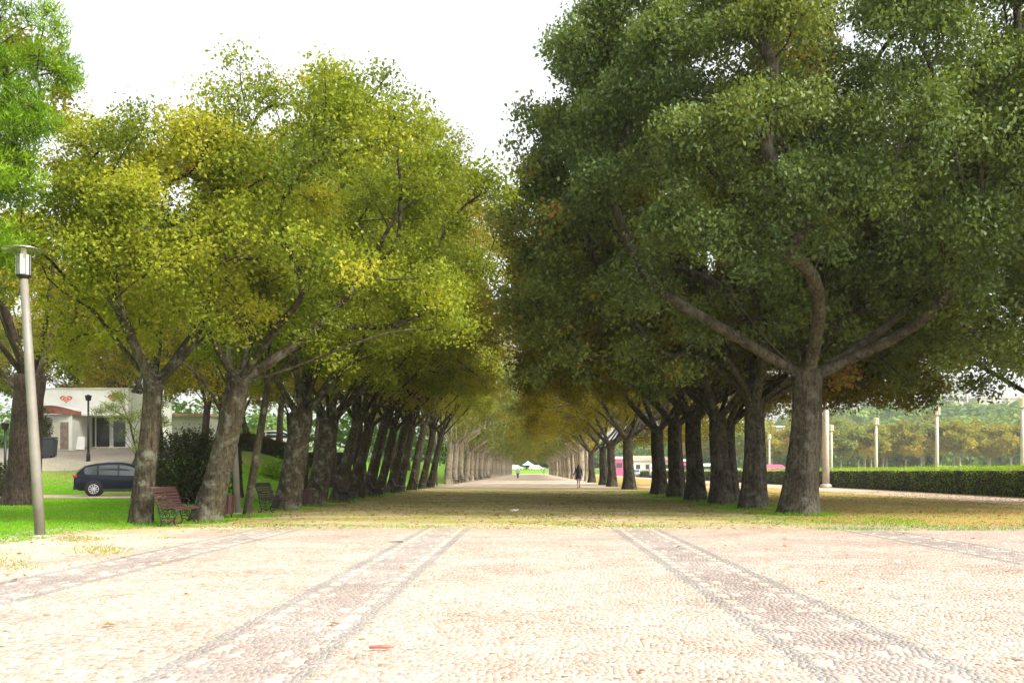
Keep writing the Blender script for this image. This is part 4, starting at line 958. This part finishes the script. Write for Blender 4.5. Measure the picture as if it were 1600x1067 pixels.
# ------------------------------------------------------------------ vehicles
def make_car(name, paint, label, loc, rz, detail=True, sx=1.0, sz=1.0, group=None, cat='car'):
    o = empty(name, loc, rz)
    # stations x, bottom, belt/hood z, halfwidth
    st = [(-2.27, .50, .86, .70), (-2.22, .36, .98, .82), (-2.0, .27, 1.03, .90), (-1.4, .23, 1.02, .92), (-0.4, .22, .99, .92), (0.6, .22, .97, .92),
          (1.0, .22, .965, .915), (1.5, .23, .92, .90), (1.95, .25, .84, .86), (2.18, .30, .74, .76), (2.27, .40, .62, .62)]
    def ringp(w, zb, zt):
        h = [(0, zb), (w*.84, zb), (w*.97, zb+.10), (w, zb+(zt-zb)*.45), (w*.985, zt-.10), (w*.93, zt-.01), (w*.6, zt+.015), (0, zt+.025)]
        return h+[(-y, z) for y, z in h[-2:0:-1]]
    vs = []; fs = []; n = 14
    for x, zb, zt, w in st: vs += [(x*sx, y, z*sz) for y, z in ringp(w, zb, zt)]
    for i in range(len(st)-1):
        for k in range(n): fs.append((i*n+k, (i+1)*n+k, (i+1)*n+(k+1) % n, i*n+(k+1) % n))
    fs.append(tuple(range(n))); fs.append(tuple((len(st)-1)*n+k for k in range(n-1, -1, -1)))
    MB().add(vs, fs, True).build('body', paint, o)
    zr_x = [-2.20, -2.05, -1.72, -1.3, -0.7, -0.2, 0.25, 0.75, 1.12, 1.24]; zr_z = [1.03, 1.20, 1.50, 1.60, 1.66, 1.665, 1.60, 1.33, 1.06, .97]
    def zroof(x): return float(np.interp(x, zr_x, zr_z))
    def zbelt(x): return float(np.interp(x, [s[0] for s in st], [s[2] for s in st]))-0.02
    def wb(x): return float(np.interp(x, [s[0] for s in st], [s[3] for s in st]))*.93
    xs = list(np.linspace(-2.19, 1.20, 26)); vs = []; fs = []
    def cp(x):
        zb, zr, w = zbelt(x), max(zroof(x), zbelt(x)+.01), wb(x); f = (zr-zb)/.70; wt = w*(1-.20*min(1, f))
        h = [(w, zb), (w+(wt-w)*.5, zb+(zr-zb)*.5), (wt, zr-.07*min(1, f)), (wt-.10, zr-.01), (wt*.5, zr+.01), (0, zr+.015)]
        return h+[(-y, z) for y, z in h[-2::-1]]
    m_ = 11
    for x in xs: vs += [(x*sx, y, z*sz) for y, z in cp(x)]
    for i in range(len(xs)-1):
        for k in range(m_-1): fs.append((i*m_+k, (i+1)*m_+k, (i+1)*m_+k+1, i*m_+k+1))
    MB().add(vs, fs, True).build('roof', paint, o)
    for s in (-1, 1):
        for (a, b) in ((-1.78, -1.22), (-1.14, -0.28), (-0.20, 0.86)):
            g = []; q = []; nn = 8
            for i in range(nn+1):
                x = a+(b-a)*i/nn; zb, zr, w = zbelt(x), zroof(x), wb(x); f = (zr-zb)/.70; wt = w*(1-.20*min(1, f)); H_ = zr-.07*min(1, f)-zb
                lo = zb+.05+(0.12 if (a < -1.7 and i == 0) else 0); hi = max(lo+.01, zb+H_*0.90)
                for z in (lo, hi): g.append((x*sx, s*(w+(wt-w)*(z-zb)/H_+.008), z*sz))
            for i in range(nn): q.append((2*i, 2*i+1, 2*i+3, 2*i+2))
            MB().add(g, q).build('side_window', M['car_glass'], o)
    def cross_glass(xa, xb, name_):
        g = []; nn = 6
        for i in range(nn+1):
            x = xa+(xb-xa)*i/nn; zr = zroof(x)+.022; w = wb(x)*(1-.20*min(1, (zr-zbelt(x))/.7))-.10
            for y in (-w, 0, w): g.append((x*sx, y, (zr+(.008 if y == 0 else 0))*sz))
        q = [(3*i+k, 3*i+k+1, 3*i+k+4, 3*i+k+3) for i in range(nn) for k in (0, 1)]
        MB().add(g, q, True).build(name_, M['car_glass'], o)
    cross_glass(0.34, 1.10, 'windscreen'); cross_glass(-2.14, -1.74, 'rear_window')
    for wx in (-1.36, 1.36):
        for s in (-1, 1):
            c = (wx*sx, s*.80, .345*1.0)
            w = empty('wheel', c); w.parent = o
            arch = MB().lathe([(.30, -.02), (.415, .0), (.425, .118*1), (.30, .122)], 24, (wx*sx, s*.80 if s > 0 else -.80-.12+.0, .36), 'Y')
            ar = arch.build('wheel_arch', M['tyre'], o)
            MB().lathe([(.20, -.11), (.33, -.11), (.345, -.06), (.345, .06), (.33, .115), (.235, .125), (.2, .11)], 24, (0, s*0.045, 0), 'Y').build('tyre', M['tyre'], w)
            r = MB(); yo = s*.172
            r.lathe([(.215, min(yo, yo-.01)), (.24, yo), (.215, yo+.004*s)], 20, (0, 0, 0), 'Y') if False else None
            for k in range(10):
                a = 2*PI*k/10; r.box((math.cos(a)*.125, yo, math.sin(a)*.125), (.20, .014, .040), ry=-a)
            r.lathe([(.05, yo-.01), (.05, yo+.012)], 12, (0, 0, 0), 'Y')
            r.tube([(math.cos(2*PI*k/20)*.225, yo, math.sin(2*PI*k/20)*.225) for k in range(21)], .014, 5, cap=False)
            r.build('rim', M['rim'], w)
    if detail:
        for s in (-1, 1):
            MB().box((-2.17*sx, s*.70, .98*sz), (.20, .30, .13), rz=s*0.25, bev=.02).build('tail_lamp', M['tail'], o)
            MB().box((2.10*sx, s*.66, .72*sz), (.22, .26, .12), rz=-s*0.5, bev=.02).build('headlight', M['headl'], o)
            MB().box((.78*sx, s*.99, 1.06*sz), (.12, .18, .13), bev=.03).build('wing_mirror', paint, o)
            MB().box((-.55*sx, s*.925, .90*sz), (.18, .02, .03), bev=.008).build('door_handle', paint, o)
            MB().box((.35*sx, s*.925, .88*sz), (.18, .02, .03), bev=.008).build('door_handle', paint, o)
            MB().box((-.1*sx, s*.912, .30*sz), (2.2*sx, .03, .12), bev=.01).build('sill_cladding', M['dark_plastic'], o)
        MB().box((-2.275*sx, 0, .74*sz), (.02, .52, .11)).build('number_plate', M['plate'], o)
        MB().box((-2.22*sx, 0, .40*sz), (.14, 1.5, .20), bev=.03).build('bumper', M['dark_plastic'], o)
        MB().box((2.20*sx, 0, .42*sz), (.16, 1.2, .22), bev=.03).build('grille', M['dark_plastic'], o)
    return tag(o, label, cat, group)
make_car('parked_car', M['navy'], 'dark navy five-door car parked on the path behind the first leaning tree', (GX(194, 48.5), 48.5, 0.03), 0.38)
G2 = 'vehicles parked beyond the hedge'
make_car('parked_car', M['white_paint'], 'white car glimpsed between trunks above the dark hedge on the slope', (GX(440, 78), 78, 2.90), 0.2, False)
CARS = [(994, 205, 'silver_paint', 'silver car far off between the wide flared trunk and the near group'), (1042, 175, 'white_paint', 'white car glimpsed above the hedge left of the dark trunks'),
        (1150, 138, 'silver_paint', 'grey car roof just showing above the hedge left of the second right trunk'), (1008, 232, 'white_paint', 'white car far off, seen above the far hedge end')]
for u, D, mt, lb in CARS: make_car('parked_car', M[mt], lb, (GX(u, D), D, 0), 1.45, False, group=G2)
def make_van(paint, label, loc, rz, L_=5.4, h=2.6, group=G2, roofm=None):
    o = empty('delivery_van', loc, rz)
    prof = [(-L_/2, .35), (L_/2, .35), (L_/2, .95), (L_/2-.75, 1.15), (L_/2-1.45, h-.35), (L_/2-1.9, h-.08), (L_/2-2.3, h), (-L_/2+.15, h), (-L_/2, h-.15)]
    MB().prism(prof, -.95, .95).build('body', paint, o)
    for s in (-1, 1):
        MB().add([(L_/2-1.0, s*.957, 1.2), (L_/2-1.5, s*.957, h-.5), (L_/2-2.3, s*.957, h-.5), (L_/2-2.3, s*.957, 1.2)], [(0, 1, 2, 3)]).build('side_window', M['car_glass'], o)
        for wx in (-L_/2+1.0, L_/2-.95):
            MB().lathe([(.2, -.1), (.34, -.1), (.36, 0), (.34, .1), (.2, .1)], 16, (wx, s*.88, .35), 'Y').build('wheel', M['tyre'], o)
    MB().add([(L_/2-.80, -.8, 1.2), (L_/2-.80, .8, 1.2), (L_/2-1.46, .75, h-.38), (L_/2-1.46, -.75, h-.38)], [(0, 1, 2, 3)]).build('windscreen', M['car_glass'], o)
    MB().box((-L_/2-.01, 0, h*.72), (.03, 1.3, .5)).build('rear_window', M['car_glass'], o)
    return tag(o, label, 'van', group)
make_van(M['white_paint'], 'white van beyond the hedge, seen between dark right trunks', (GX(1022, 190), 190, 0), 1.5)
make_van(M['white_paint'], 'tall white van beyond the hedge left of the second right trunk', (GX(1105, 158), 158, 0), 1.4, h=2.5)
make_van(M['magenta'], 'low magenta van showing above the hedge between the first two right trunks', (GX(1212, 128), 128, 0), 0.4, 4.6, 2.15)
def kiosk(u, D, w, h, label):
    o = empty('kiosk', (GX(u, D), D, 0))
    MB().box((0, 0, h*.45), (w, w, h*.9), bev=.05).build('booth', M['magenta'], o); MB().box((0, 0, h*.94), (w*1.2, w*1.2, h*.12), bev=.1, taper=.8).build('roof', M['fascia'], o)
    MB().box((0, -w/2-.03, h*.55), (w*.7, .06, h*.25)).build('hatch', M['car_glass'], o)
    return tag(o, label, 'kiosk', 'magenta kiosks beyond the avenue')
kiosk(967, 262, 2.2, 5.2, 'tall magenta kiosk glimpsed left of the wide flared trunk'); kiosk(1073, 166, 2.0, 3.3, 'magenta kiosk glimpsed between the dark middle trunks on the right')
for u, D, lb in ((806, 452, 'tiny white vehicle left of the tent at the end of the avenue'), (838, 455, 'tiny white vehicle right of the tent at the end of the avenue')):
    make_van(M['white_paint'], lb, (GX(u, D), D, 1.9), 0.1, 6.5, 2.2, group='white vehicles at the end of the avenue')
o = empty('white_tent', (GX(825, 456), 456, 1.9)); MB().lathe([(3.0, 2.2), (2.9, 2.4), (1.3, 3.2), (.1, 4.1)], 8).build('canopy', M['tent'], o)
for k in range(4):
    a = PI/4+k*PI/2; MB().tube([(math.cos(a)*2.6, math.sin(a)*2.6, 0), (math.cos(a)*2.6, math.sin(a)*2.6, 2.3)], .06, 6).build('leg', M['tent'], o)
tag(o, 'small white peaked tent at the far end of the avenue', 'tent')

# ------------------------------------------------------------------ shop building on the left
def heart(cx, cz, w, h, y0, y1):
    pts = []
    for i in range(36):
        t = 2*PI*i/36; x = 16*math.sin(t)**3; z = 13*math.cos(t)-5*math.cos(2*t)-2*math.cos(3*t)-math.cos(4*t)
        pts.append((cx+x/32*w, cz+(z+2.5)/29*h))
    return MB().prism(pts, y0, y1)
BX, BY, BZ = -30.6, 69.0, 2.9
sh = empty('shop_building', (BX, BY, BZ))
def lb(u, v, D=69.0): p = P(u, v, D); return (p.x-BX, p.y-BY, p.z-BZ)
mb = MB(); mb.box((-1.4, 4.0, 1.9), (6.5, 7.6, 4.2)); 
mb.build('main_wall', M['wall_white'], sh)
wg = MB(); wg.box((-3.0, -1.3, 1.0), (4.0, 3.2, 2.5)); wg.build('wing_wall', M['wall_white'], sh)
MB().box((-2.17, -2.93, 0.85), (.75, .08, 1.95)).build('cream_panel', M['wall_cream'], sh)
MB().box((-1.52, -2.94, 0.80), (.55, .08, 1.85)).build('side_door', M['door_brown'], sh)
MB().box((-1.1, -2.93, 1.0), (.24, .1, 2.4)).build('corner_pier', M['wall_white'], sh)
# curved rust coloured band with cap
cv = MB(); vs = []; fs = []; n = 16
for i in range(n+1):
    t = i/n; x = -3.3+2.6*t; bul = -0.5*math.sin(PI*t)
    z0 = 2.38-0.16*t; z1 = 2.72+0.20*math.sin(PI*t)-0.25*t
    vs += [(x, -2.95+bul, z0), (x, -2.95+bul, z1), (x, -2.2, z1+.02), (x, -2.2, z0)]
for i in range(n):
    for k in range(4): fs.append((i*4+k, (i+1)*4+k, (i+1)*4+(k+1) % 4, i*4+(k+1) % 4))
fs += [(0, 1, 2, 3), (n*4+3, n*4+2, n*4+1, n*4)]
cv.add(vs, fs); cv.build('curved_canopy', M['roof_rust'], sh)
vs = [(x, y, z+.005+(.08 if k in (1, 2) else 0)) for (x, y, z, k) in [(-3.3+2.6*i/n, (-3.03-0.5*math.sin(PI*i/n)) if k < 2 else -2.1, 2.72+0.20*math.sin(PI*i/n)-0.25*i/n+.02, k) for i in range(n+1) for k in range(4)]]
MB().add(vs, fs).build('canopy_cap', M['fascia'], sh)
# fascia with the logos
MB().box((-1.35, -0.62, 3.25), (6.7, 0.5, 1.80)).build('fascia', M['fascia'], sh)
MB().box((0.25, -1.25, 2.36), (3.4, 1.9, 0.10), rx=0.10).build('awning', M['fascia'], sh)
MB().box((-1.35, -0.63, 4.21), (6.9, 0.62, 0.09)).build('coping', M['wall_cream'], sh)
for (u, v) in ((103, 624), (178, 622)):
    x, y, z = lb(u, v, 68.1); W, Hh = .88, .50
    lg = heart(x, z, W, Hh, -0.885, -0.865).build('heart_logo', M['logo_red'], sh)
    heart(x, z, W*.74, Hh*.70, -0.892, -0.887).build('cream_swirl', M['logo_yellow'], lg)
    heart(x, z, W*.52, Hh*.46, -0.900, -0.894).build('red_swirl', M['logo_red'], lg)
    heart(x, z, W*.26, Hh*.20, -0.908, -0.902).build('cream_centre', M['logo_yellow'], lg)
x, y, z = lb(180, 634, 68.1)
MB().box((x, -0.875, z), (.62, .012, .16)).build('faded_lettering_strip', M['logo_blue'], sh)
# glazed doors
fr = MB(); dx0, dx1, dz0, dz1 = -1.05, 1.45, 0.02, 2.30
for x in (dx0, -0.75, .30, .48, dx1): fr.box((x, 0.13, (dz0+dz1)/2), (.07, .12, dz1-dz0))
for z in (dz0+.04, dz1-.03): fr.box(((dx0+dx1)/2, 0.12, z), (dx1-dx0+.08, .13, .09))
df = fr.build('glazed_door_frame', M['frame_white'], sh)
for (a, b) in ((-1.01, -.79), (-.71, .26), (.52, 1.41)):
    MB().box(((a+b)/2, 0.17, 1.16), (b-a, .03, 2.15)).build('glass_pane', M['pane'], df)
MB().box((0, -0.4, -0.03), (5, 1.4, .12)).build('step', M['concrete'], sh)
tag(sh, 'low white snack bar with heart logos on its fascia and glazed doors', 'building')
# annex further left & white wall piece
an = empty('white_wall', (-42, 66, terrz(-42, 66)))
MB().box((0, 0, 1.0), (10.0, .4, 2.2)).build('wall', M['wall_white'], an); MB().box((0, 0, 2.13), (10.1, .5, .08)).build('coping', M['fascia'], an)
tag(an, 'white garden wall at the left edge beside the shop', 'wall')
hb_ = empty('white_house', (-34.6, 96, 2.9)); hb_.scale = (0.34, 0.7, 0.72)
MB().box((0, 3, 2.6), (14, 6, 5.4)).build('wall', M['wall_white'], hb_); MB().box((0, 3, 5.5), (14.8, 6.8, .4), taper=.9).build('roof', M['terracotta'], hb_)
for k in range(5): MB().box((-5.4+k*2.7, -0.03, 2.4), (1.1, .08, 1.3)).build('window', M['pane'], hb_)
tag(hb_, 'white house mostly hidden behind dark trunks right of the shop', 'building')
# wheeled bin
wx, wy = GX(73, 63.2), 63.2
o = empty('wheeled_bin', (wx, wy, terrz(wx, wy)+.02), 0.15)
MB().box((0, 0, .68), (1.02, .78, 1.1), taper=1.14, bev=.04).build('body', M['dark_plastic'], o)
MB().box((0, .02, 1.30), (1.24, .96, .12), rx=.06, taper=.9, bev=.04).build('lid', M['dark_plastic'], o)
for sx_ in (-.38, .38):
    for sy_ in (-.3, .3): MB().lathe([(.03, -.03), (.09, -.03), (.09, .03), (.03, .03)], 12, (sx_, sy_, .09), 'X').build('wheel', M['tyre'], o)
tag(o, 'dark wheeled rubbish container in front of the shop wing', 'bin')
wx, wy = GX(125, 67.0), 67.0
o = empty('folding_board', (wx, wy, terrz(wx, wy)+.03), .4)
MB().box((0, -.16, .45), (.6, .03, .95), rx=-.3).build('front_panel', M['fascia'], o); MB().box((0, .16, .45), (.6, .03, .95), rx=.3).build('rear_panel', M['door_brown'], o)
tag(o, 'white folding board leaning by the shop wall left of the glazed doors', 'sign')

# ------------------------------------------------------------------ blocks on the hill
def block(u0, u1, v0, v1, D, label, cols, rows, flat=True, depth=14):
    x0, x1 = GX(u0, D), GX(u1, D); z1 = H+(V0-v0)*D/F; z0 = H+(V0-v1)*D/F
    o = empty('apartment_block', ((x0+x1)/2, D, z0-6)); w = x1-x0; hh = z1-z0+6
    MB().box((0, depth/2, hh/2), (w, depth, hh)).build('wall', M['hill_wall'], o)
    MB().box((0, depth/2-.1, hh+.4), (w+1, depth+1, .8)).build('roof', M['hill_pier'], o)
    for k in range(4):
        MB().box((-w/2+w*k/3, -.25, hh/2), (.9, .6, hh)).build('pier', M['hill_pier'], o)
    wm = MB().box((0, 0, 0), (w/cols*.62, .2, hh/(rows+1.2)*.45)).mesh('window', M['hill_glass'])
    for r in range(rows):
        for c in range(cols):
            q = link('window', wm, o); q.location = (-w/2+w*(c+.5)/cols, -.08, hh-(r+.75)*(hh-2)/(rows+.3))
    return tag(o, label, 'building', 'blocks on the hill')
block(1362, 1430, 603, 660, 540, 'pale apartment block with window bands, left one on the hill, half hidden by leaves', 12, 4)
block(1440, 1511, 596, 652, 550, 'pale pink-edged apartment block in the middle of the hilltop', 12, 4)
block(1530, 1598, 622, 648, 560, 'long low white block on the hill at the right', 12, 1)
block(1150, 1225, 668, 700, 380, 'low pale building seen between the first two right trunks', 10, 2)
o = empty('tiled_roof_house', (GX(1012, 300), 300, 0)); MB().box((0, 4, 2.2), (16, 8, 4.6)).build('wall', M['wall_white'], o)
MB().box((0, 4, 5.3), (17, 9, 1.6), taper=.6).build('roof', M['terracotta'], o)
for k in range(5): MB().box((-6+k*3, -.03, 2.6), (1.3, .1, 1.4)).build('window', M['pane'], o)
tag(o, 'low house with a pinkish tiled roof far behind the gap in the right row', 'building')

# ------------------------------------------------------------------ people
def skin_mesh(name, verts, edges, radii, mat, levels=1):
    me = bpy.data.meshes.new(name); me.from_pydata(verts, edges, []); 
    ob = bpy.data.objects.new(name, me); COL.objects.link(ob)
    md = ob.modifiers.new('skin', 'SKIN'); sk = me.skin_vertices[0].data
    for i, r in enumerate(radii): sk[i].radius = (r, r) if not isinstance(r, tuple) else r
    sk[0].use_root = True
    sb = ob.modifiers.new('sub', 'SUBSURF'); sb.levels = levels; sb.render_levels = levels
    dg = bpy.context.evaluated_depsgraph_get(); ev = ob.evaluated_get(dg); m2 = bpy.data.meshes.new_from_object(ev)
    bpy.data.objects.remove(ob); m2.name = name; m2.materials.clear(); m2.materials.append(mat)
    for p in m2.polygons: p.use_smooth = True
    return m2
def person(loc, rz, scale, label, arms, legs, style):
    o = empty('person', loc, rz, scale)
    V = [(0, 0, .95), (0, 0, 1.10), (0, 0, 1.28), (0, 0, 1.42), (0, 0, 1.49), (0, .01, 1.56), (0, .015, 1.63), (0, .0, 1.69)]
    R = [(.15, .10), (.125, .085), (.15, .095), (.12, .075), .048, .068, .082, .055]
    E = [(i, i+1) for i in range(7)]
    def chain(start, pts, rads):
        c = start
        for p, r in zip(pts, rads): V.append(p); R.append(r); E.append((c, len(V)-1)); c = len(V)-1
        return c
    for s in (-1, 1):
        a = arms[0 if s < 0 else 1]
        h = chain(3, [(s*.17, 0, 1.40), a[0], a[1], a[2]], [.052, .040, .028, .034])
        hx, hy, hz = a[2]; dx, dy, dz = [a[2][i]-a[1][i] for i in range(3)]; l = math.sqrt(dx*dx+dy*dy+dz*dz); dx, dy, dz = dx/l, dy/l, dz/l
        for k, (off, ln) in enumerate(((-.030, .062), (-.010, .075), (.010, .072), (.029, .056))):
            b = (hx+dx*.035, hy+off+dy*.03, hz+dz*.035); chain(h, [b, (b[0]+dx*ln*.55, b[1]+dy*ln*.5+.004, b[2]+dz*ln*.55), (b[0]+dx*ln*.8-s*.02, b[1]+dy*ln, b[2]+dz*ln)], [.009, .008, .007])
        chain(h, [(hx, hy+.045, hz-.01), (hx+dx*.03, hy+.062, hz+dz*.04)], [.010, .008])
        lg = legs[0 if s < 0 else 1]
        k = chain(0, [(s*.09, 0, .88), lg[0], lg[1], lg[2]], [.088, .055, .036, (.032, .045)])
    link('body', skin_mesh('body', V, E, R, M['skin'], 2), o)
    # face: nose, eyes on the head (front = +y)
    n = MB(); n.lathe([(.014, -.012), (.012, .012), (.004, .03)], 8, (0, .09, 1.60)); n.build('nose', M['skin'], o)
    cl = style['top']; 
    def loft(rings, mat, name, nn=18):
        vs = []; fs = []
        for (cx, cy, z, rx, ry) in rings:
            for k in range(nn):
                a = 2*PI*k/nn; f = 1+.03*math.sin(5*a+z*9); vs.append((cx+rx*math.cos(a)*f, cy+ry*math.sin(a)*f, z))
        for i in range(len(rings)-1):
            for k in range(nn): fs.append((i*nn+k, i*nn+(k+1) % nn, (i+1)*nn+(k+1) % nn, (i+1)*nn+k))
        MB().add(vs, fs, True).build(name, mat, o)
    loft(style['torso'], M[cl], 'jacket' if style['kind'] == 'w' else 'shirt')
    for s in (-1, 1):
        a = arms[0 if s < 0 else 1]
        MB().tube([(s*.10, 0, 1.43), (s*.175, 0, 1.405), a[0], tuple(a[0][i]*.15+a[1][i]*.85 for i in range(3))], [.07, .072, .056, .046], 10).build('sleeve', M[cl], o)
    if style['kind'] == 'w':
        loft([(0, 0, .60, .225, .17), (0, 0, .70, .215, .16), (0, 0, .80, .19, .14), (0, 0, .92, .165, .12)], M['cloth_purple'], 'skirt')
        loft([(0, -.06, 1.02, .13, .06), (0, -.07, 1.15, .165, .085), (0, -.045, 1.32, .165, .11), (0, -.02, 1.45, .135, .115), (0, -.01, 1.54, .105, .11), (0, -.005, 1.63, .102, .112), (0, 0, 1.70, .08, .09), (0, 0, 1.735, .02, .03)], M['hair'], 'long_hair')
    else:
        for s in (-1, 1):
            lg = legs[0 if s < 0 else 1]
            MB().tube([(s*.075, 0, .98), (s*.09, 0, .86), lg[0], lg[1]], [.115, .105, .078, .062], 12).build('trouser_leg', M[style['bottom']], o)
        loft([(0, -.015, 1.56, .085, .092), (0, -.01, 1.64, .092, .10), (0, 0, 1.70, .07, .08), (0, 0, 1.725, .02, .03)], M['hair'], 'hair')
    for s in (-1, 1):
        f = legs[0 if s < 0 else 1][2]
        MB().box((f[0], f[1]+.06, max(.035, f[2]-.03)), (.085, .25, .07), bev=.02).build('shoe', M['cloth_dark'], o)
    return tag(o, label, 'person')
person((GX(904, 71), 71, 0.004), 0.05, 1.0, 'person walking with long black hair, dark jacket and purple skirt, near the right-hand trunks',
       [[(-.27, .0, 1.15), (-.42, -.03, .93), (-.46, -.03, .85)], [(.25, .02, 1.14), (.28, .06, .90), (.28, .08, .82)]],
       [[(-.06, .16, .52), (-.03, .10, .12), (-.03, .12, .05)], [(.07, -.02, .50), (.06, -.26, .20), (.06, -.25, .13)]],
       dict(kind='w', top='cloth_navy', torso=[(0, 0, .70, .23, .165), (0, 0, .85, .205, .15), (0, 0, 1.05, .17, .125), (0, 0, 1.28, .19, .125), (0, 0, 1.40, .165, .105), (0, 0, 1.47, .075, .065)]))
ARMS = [[(-.24, .0, 1.15), (-.26, .04, .92), (-.26, .06, .84)], [(.24, .0, 1.15), (.27, .04, .92), (.27, .06, .84)]]
LEGS = [[(-.09, .12, .50), (-.09, .06, .10), (-.09, .08, .05)], [(.09, -.02, .50), (.09, -.16, .12), (.09, -.15, .06)]]
TOR = [(0, 0, .86, .18, .125), (0, 0, 1.05, .165, .12), (0, 0, 1.28, .19, .125), (0, 0, 1.40, .165, .105), (0, 0, 1.47, .075, .065)]
person((GX(809, 168), 168, 0.004), 0.0, 1.02, 'tiny distant person in pale shirt and dark trousers in the middle of the avenue', ARMS, LEGS, dict(kind='m', top='cloth_light', bottom='cloth_dark', torso=TOR))
person((GX(850, 225), 225, 0.004), 0.4, 1.05, 'tiny distant person in whitish clothes right of the middle at the far end', ARMS, LEGS, dict(kind='m', top='cloth_light', bottom='cloth_white', torso=TOR))

# ------------------------------------------------------------------ bits on the ground
def crumple(name, loc, sx, sy, sz, mat, label, cat, seed):
    rs = random.Random(seed); vs = []; n = 6
    for i in range(n):
        for j in range(n):
            vs.append(((i/(n-1)-.5)*sx+rs.uniform(-.1, .1)*sx/2, (j/(n-1)-.5)*sy+rs.uniform(-.1, .1)*sy/2, .006+rs.random()*sz))
    fs = [(i*n+j, (i+1)*n+j, (i+1)*n+j+1, i*n+j+1) for i in range(n-1) for j in range(n-1)]
    ob = MB().add(vs, fs).build(name, mat); ob.location = loc; return tag(ob, label, cat)
crumple('paper_scrap', (GX(804, 29.5), 29.5, 0.01), .26, .2, .09, M['paper'], 'white scrap of paper lying in the middle of the leafy avenue floor', 'litter', 1)
crumple('paper_scrap', (GX(1405, 12.9), 12.9, 0.022), .12, .10, .03, M['paper'], 'small white scrap on the cobbles at the lower right', 'litter', 2)
ob = MB().tube([(-.085, 0, .030), (-.03, .008, .034), (.03, .004, .033), (.085, .014, .030)], [.010, .013, .013, .008], 8).build('seed_pod', M['red_stick']); ob.location = (GX(596, 6.65), 6.65, 0.002)
tag(ob, 'reddish pod lying on the near cobbles beside the left paving band', 'twig')
ob = MB().tube([(-.12, 0, .030), (0, .02, .033), (.12, -.01, .035)], [.006, .008, .012], 6).build('twig', M['bark_dark']); ob.location = (GX(618, 16.6), 16.6, 0.0)
tag(ob, 'short dark twig lying at the far edge of the left paving band', 'twig')

# ------------------------------------------------------------------ haze, light, camera
HAZE = 0.0003
if HAZE:
    m, nt, out = new_mat('haze_air')
    pv = nt.nodes.new('ShaderNodeVolumePrincipled'); pv.inputs['Density'].default_value = HAZE; pv.inputs['Color'].default_value = (0.95, 0.93, 0.88, 1)
    pv.inputs['Anisotropy'].default_value = 0.2
    L(nt, pv.outputs[0], out.inputs['Volume'])
    hz = MB().box((0, 1900, 34), (6600, 4800, 72)); ho = hz.build('haze', m); tag(ho, kind='stuff')

SUN_EL, SUN_AZ = math.radians(42), math.radians(125)   # azimuth from +Y towards +X
w = bpy.data.worlds.new('World'); SC.world = w; w.use_nodes = True
nt = w.node_tree; nt.nodes.clear()
sky = nt.nodes.new('ShaderNodeTexSky'); sky.sky_type = 'NISHITA'; sky.sun_disc = False
sky.sun_elevation = SUN_EL; sky.sun_rotation = SUN_AZ; sky.dust_density = 4.0; sky.air_density = 1.0; sky.ozone_density = 1.0
hs = nt.nodes.new('ShaderNodeHueSaturation'); hs.inputs['Saturation'].default_value = 0.18
bg = nt.nodes.new('ShaderNodeBackground'); bg.inputs[1].default_value = 0.15
wo = nt.nodes.new('ShaderNodeOutputWorld')
L(nt, sky.outputs[0], hs.inputs['Color']); L(nt, hs.outputs[0], bg.inputs[0]); L(nt, bg.outputs[0], wo.inputs[0])
sd = bpy.data.lights.new('sun', 'SUN'); sd.energy = 1.5; sd.angle = math.radians(14); sd.color = (1.0, 0.94, 0.84)
so = bpy.data.objects.new('sun', sd); COL.objects.link(so)
dirv = Vector((math.sin(SUN_AZ)*math.cos(SUN_EL), math.cos(SUN_AZ)*math.cos(SUN_EL), math.sin(SUN_EL)))
so.rotation_euler = dirv.to_track_quat('Z', 'Y').to_euler()
cam = bpy.data.cameras.new('camera'); co = bpy.data.objects.new('camera', cam); COL.objects.link(co); SC.camera = co
co.location = (0, 0, H); co.rotation_euler = (PI/2, 0, 0); cam.sensor_width = 36; cam.lens = F/1600*36
cam.shift_x = -(U0-800)/1600; cam.shift_y = (V0-533.5)/1600; cam.clip_start = 0.1; cam.clip_end = 8000
SC.view_settings.view_transform = 'Standard'; SC.view_settings.look = 'None'; SC.view_settings.exposure = 1.6; SC.view_settings.gamma = 1
SC.cycles.max_bounces = 7; SC.cycles.diffuse_bounces = 4; SC.cycles.transmission_bounces = 4; SC.cycles.volume_bounces = 0
SC.cycles.use_adaptive_sampling = True; SC.cycles.adaptive_threshold = 0.02
SC.cycles.use_denoising = True
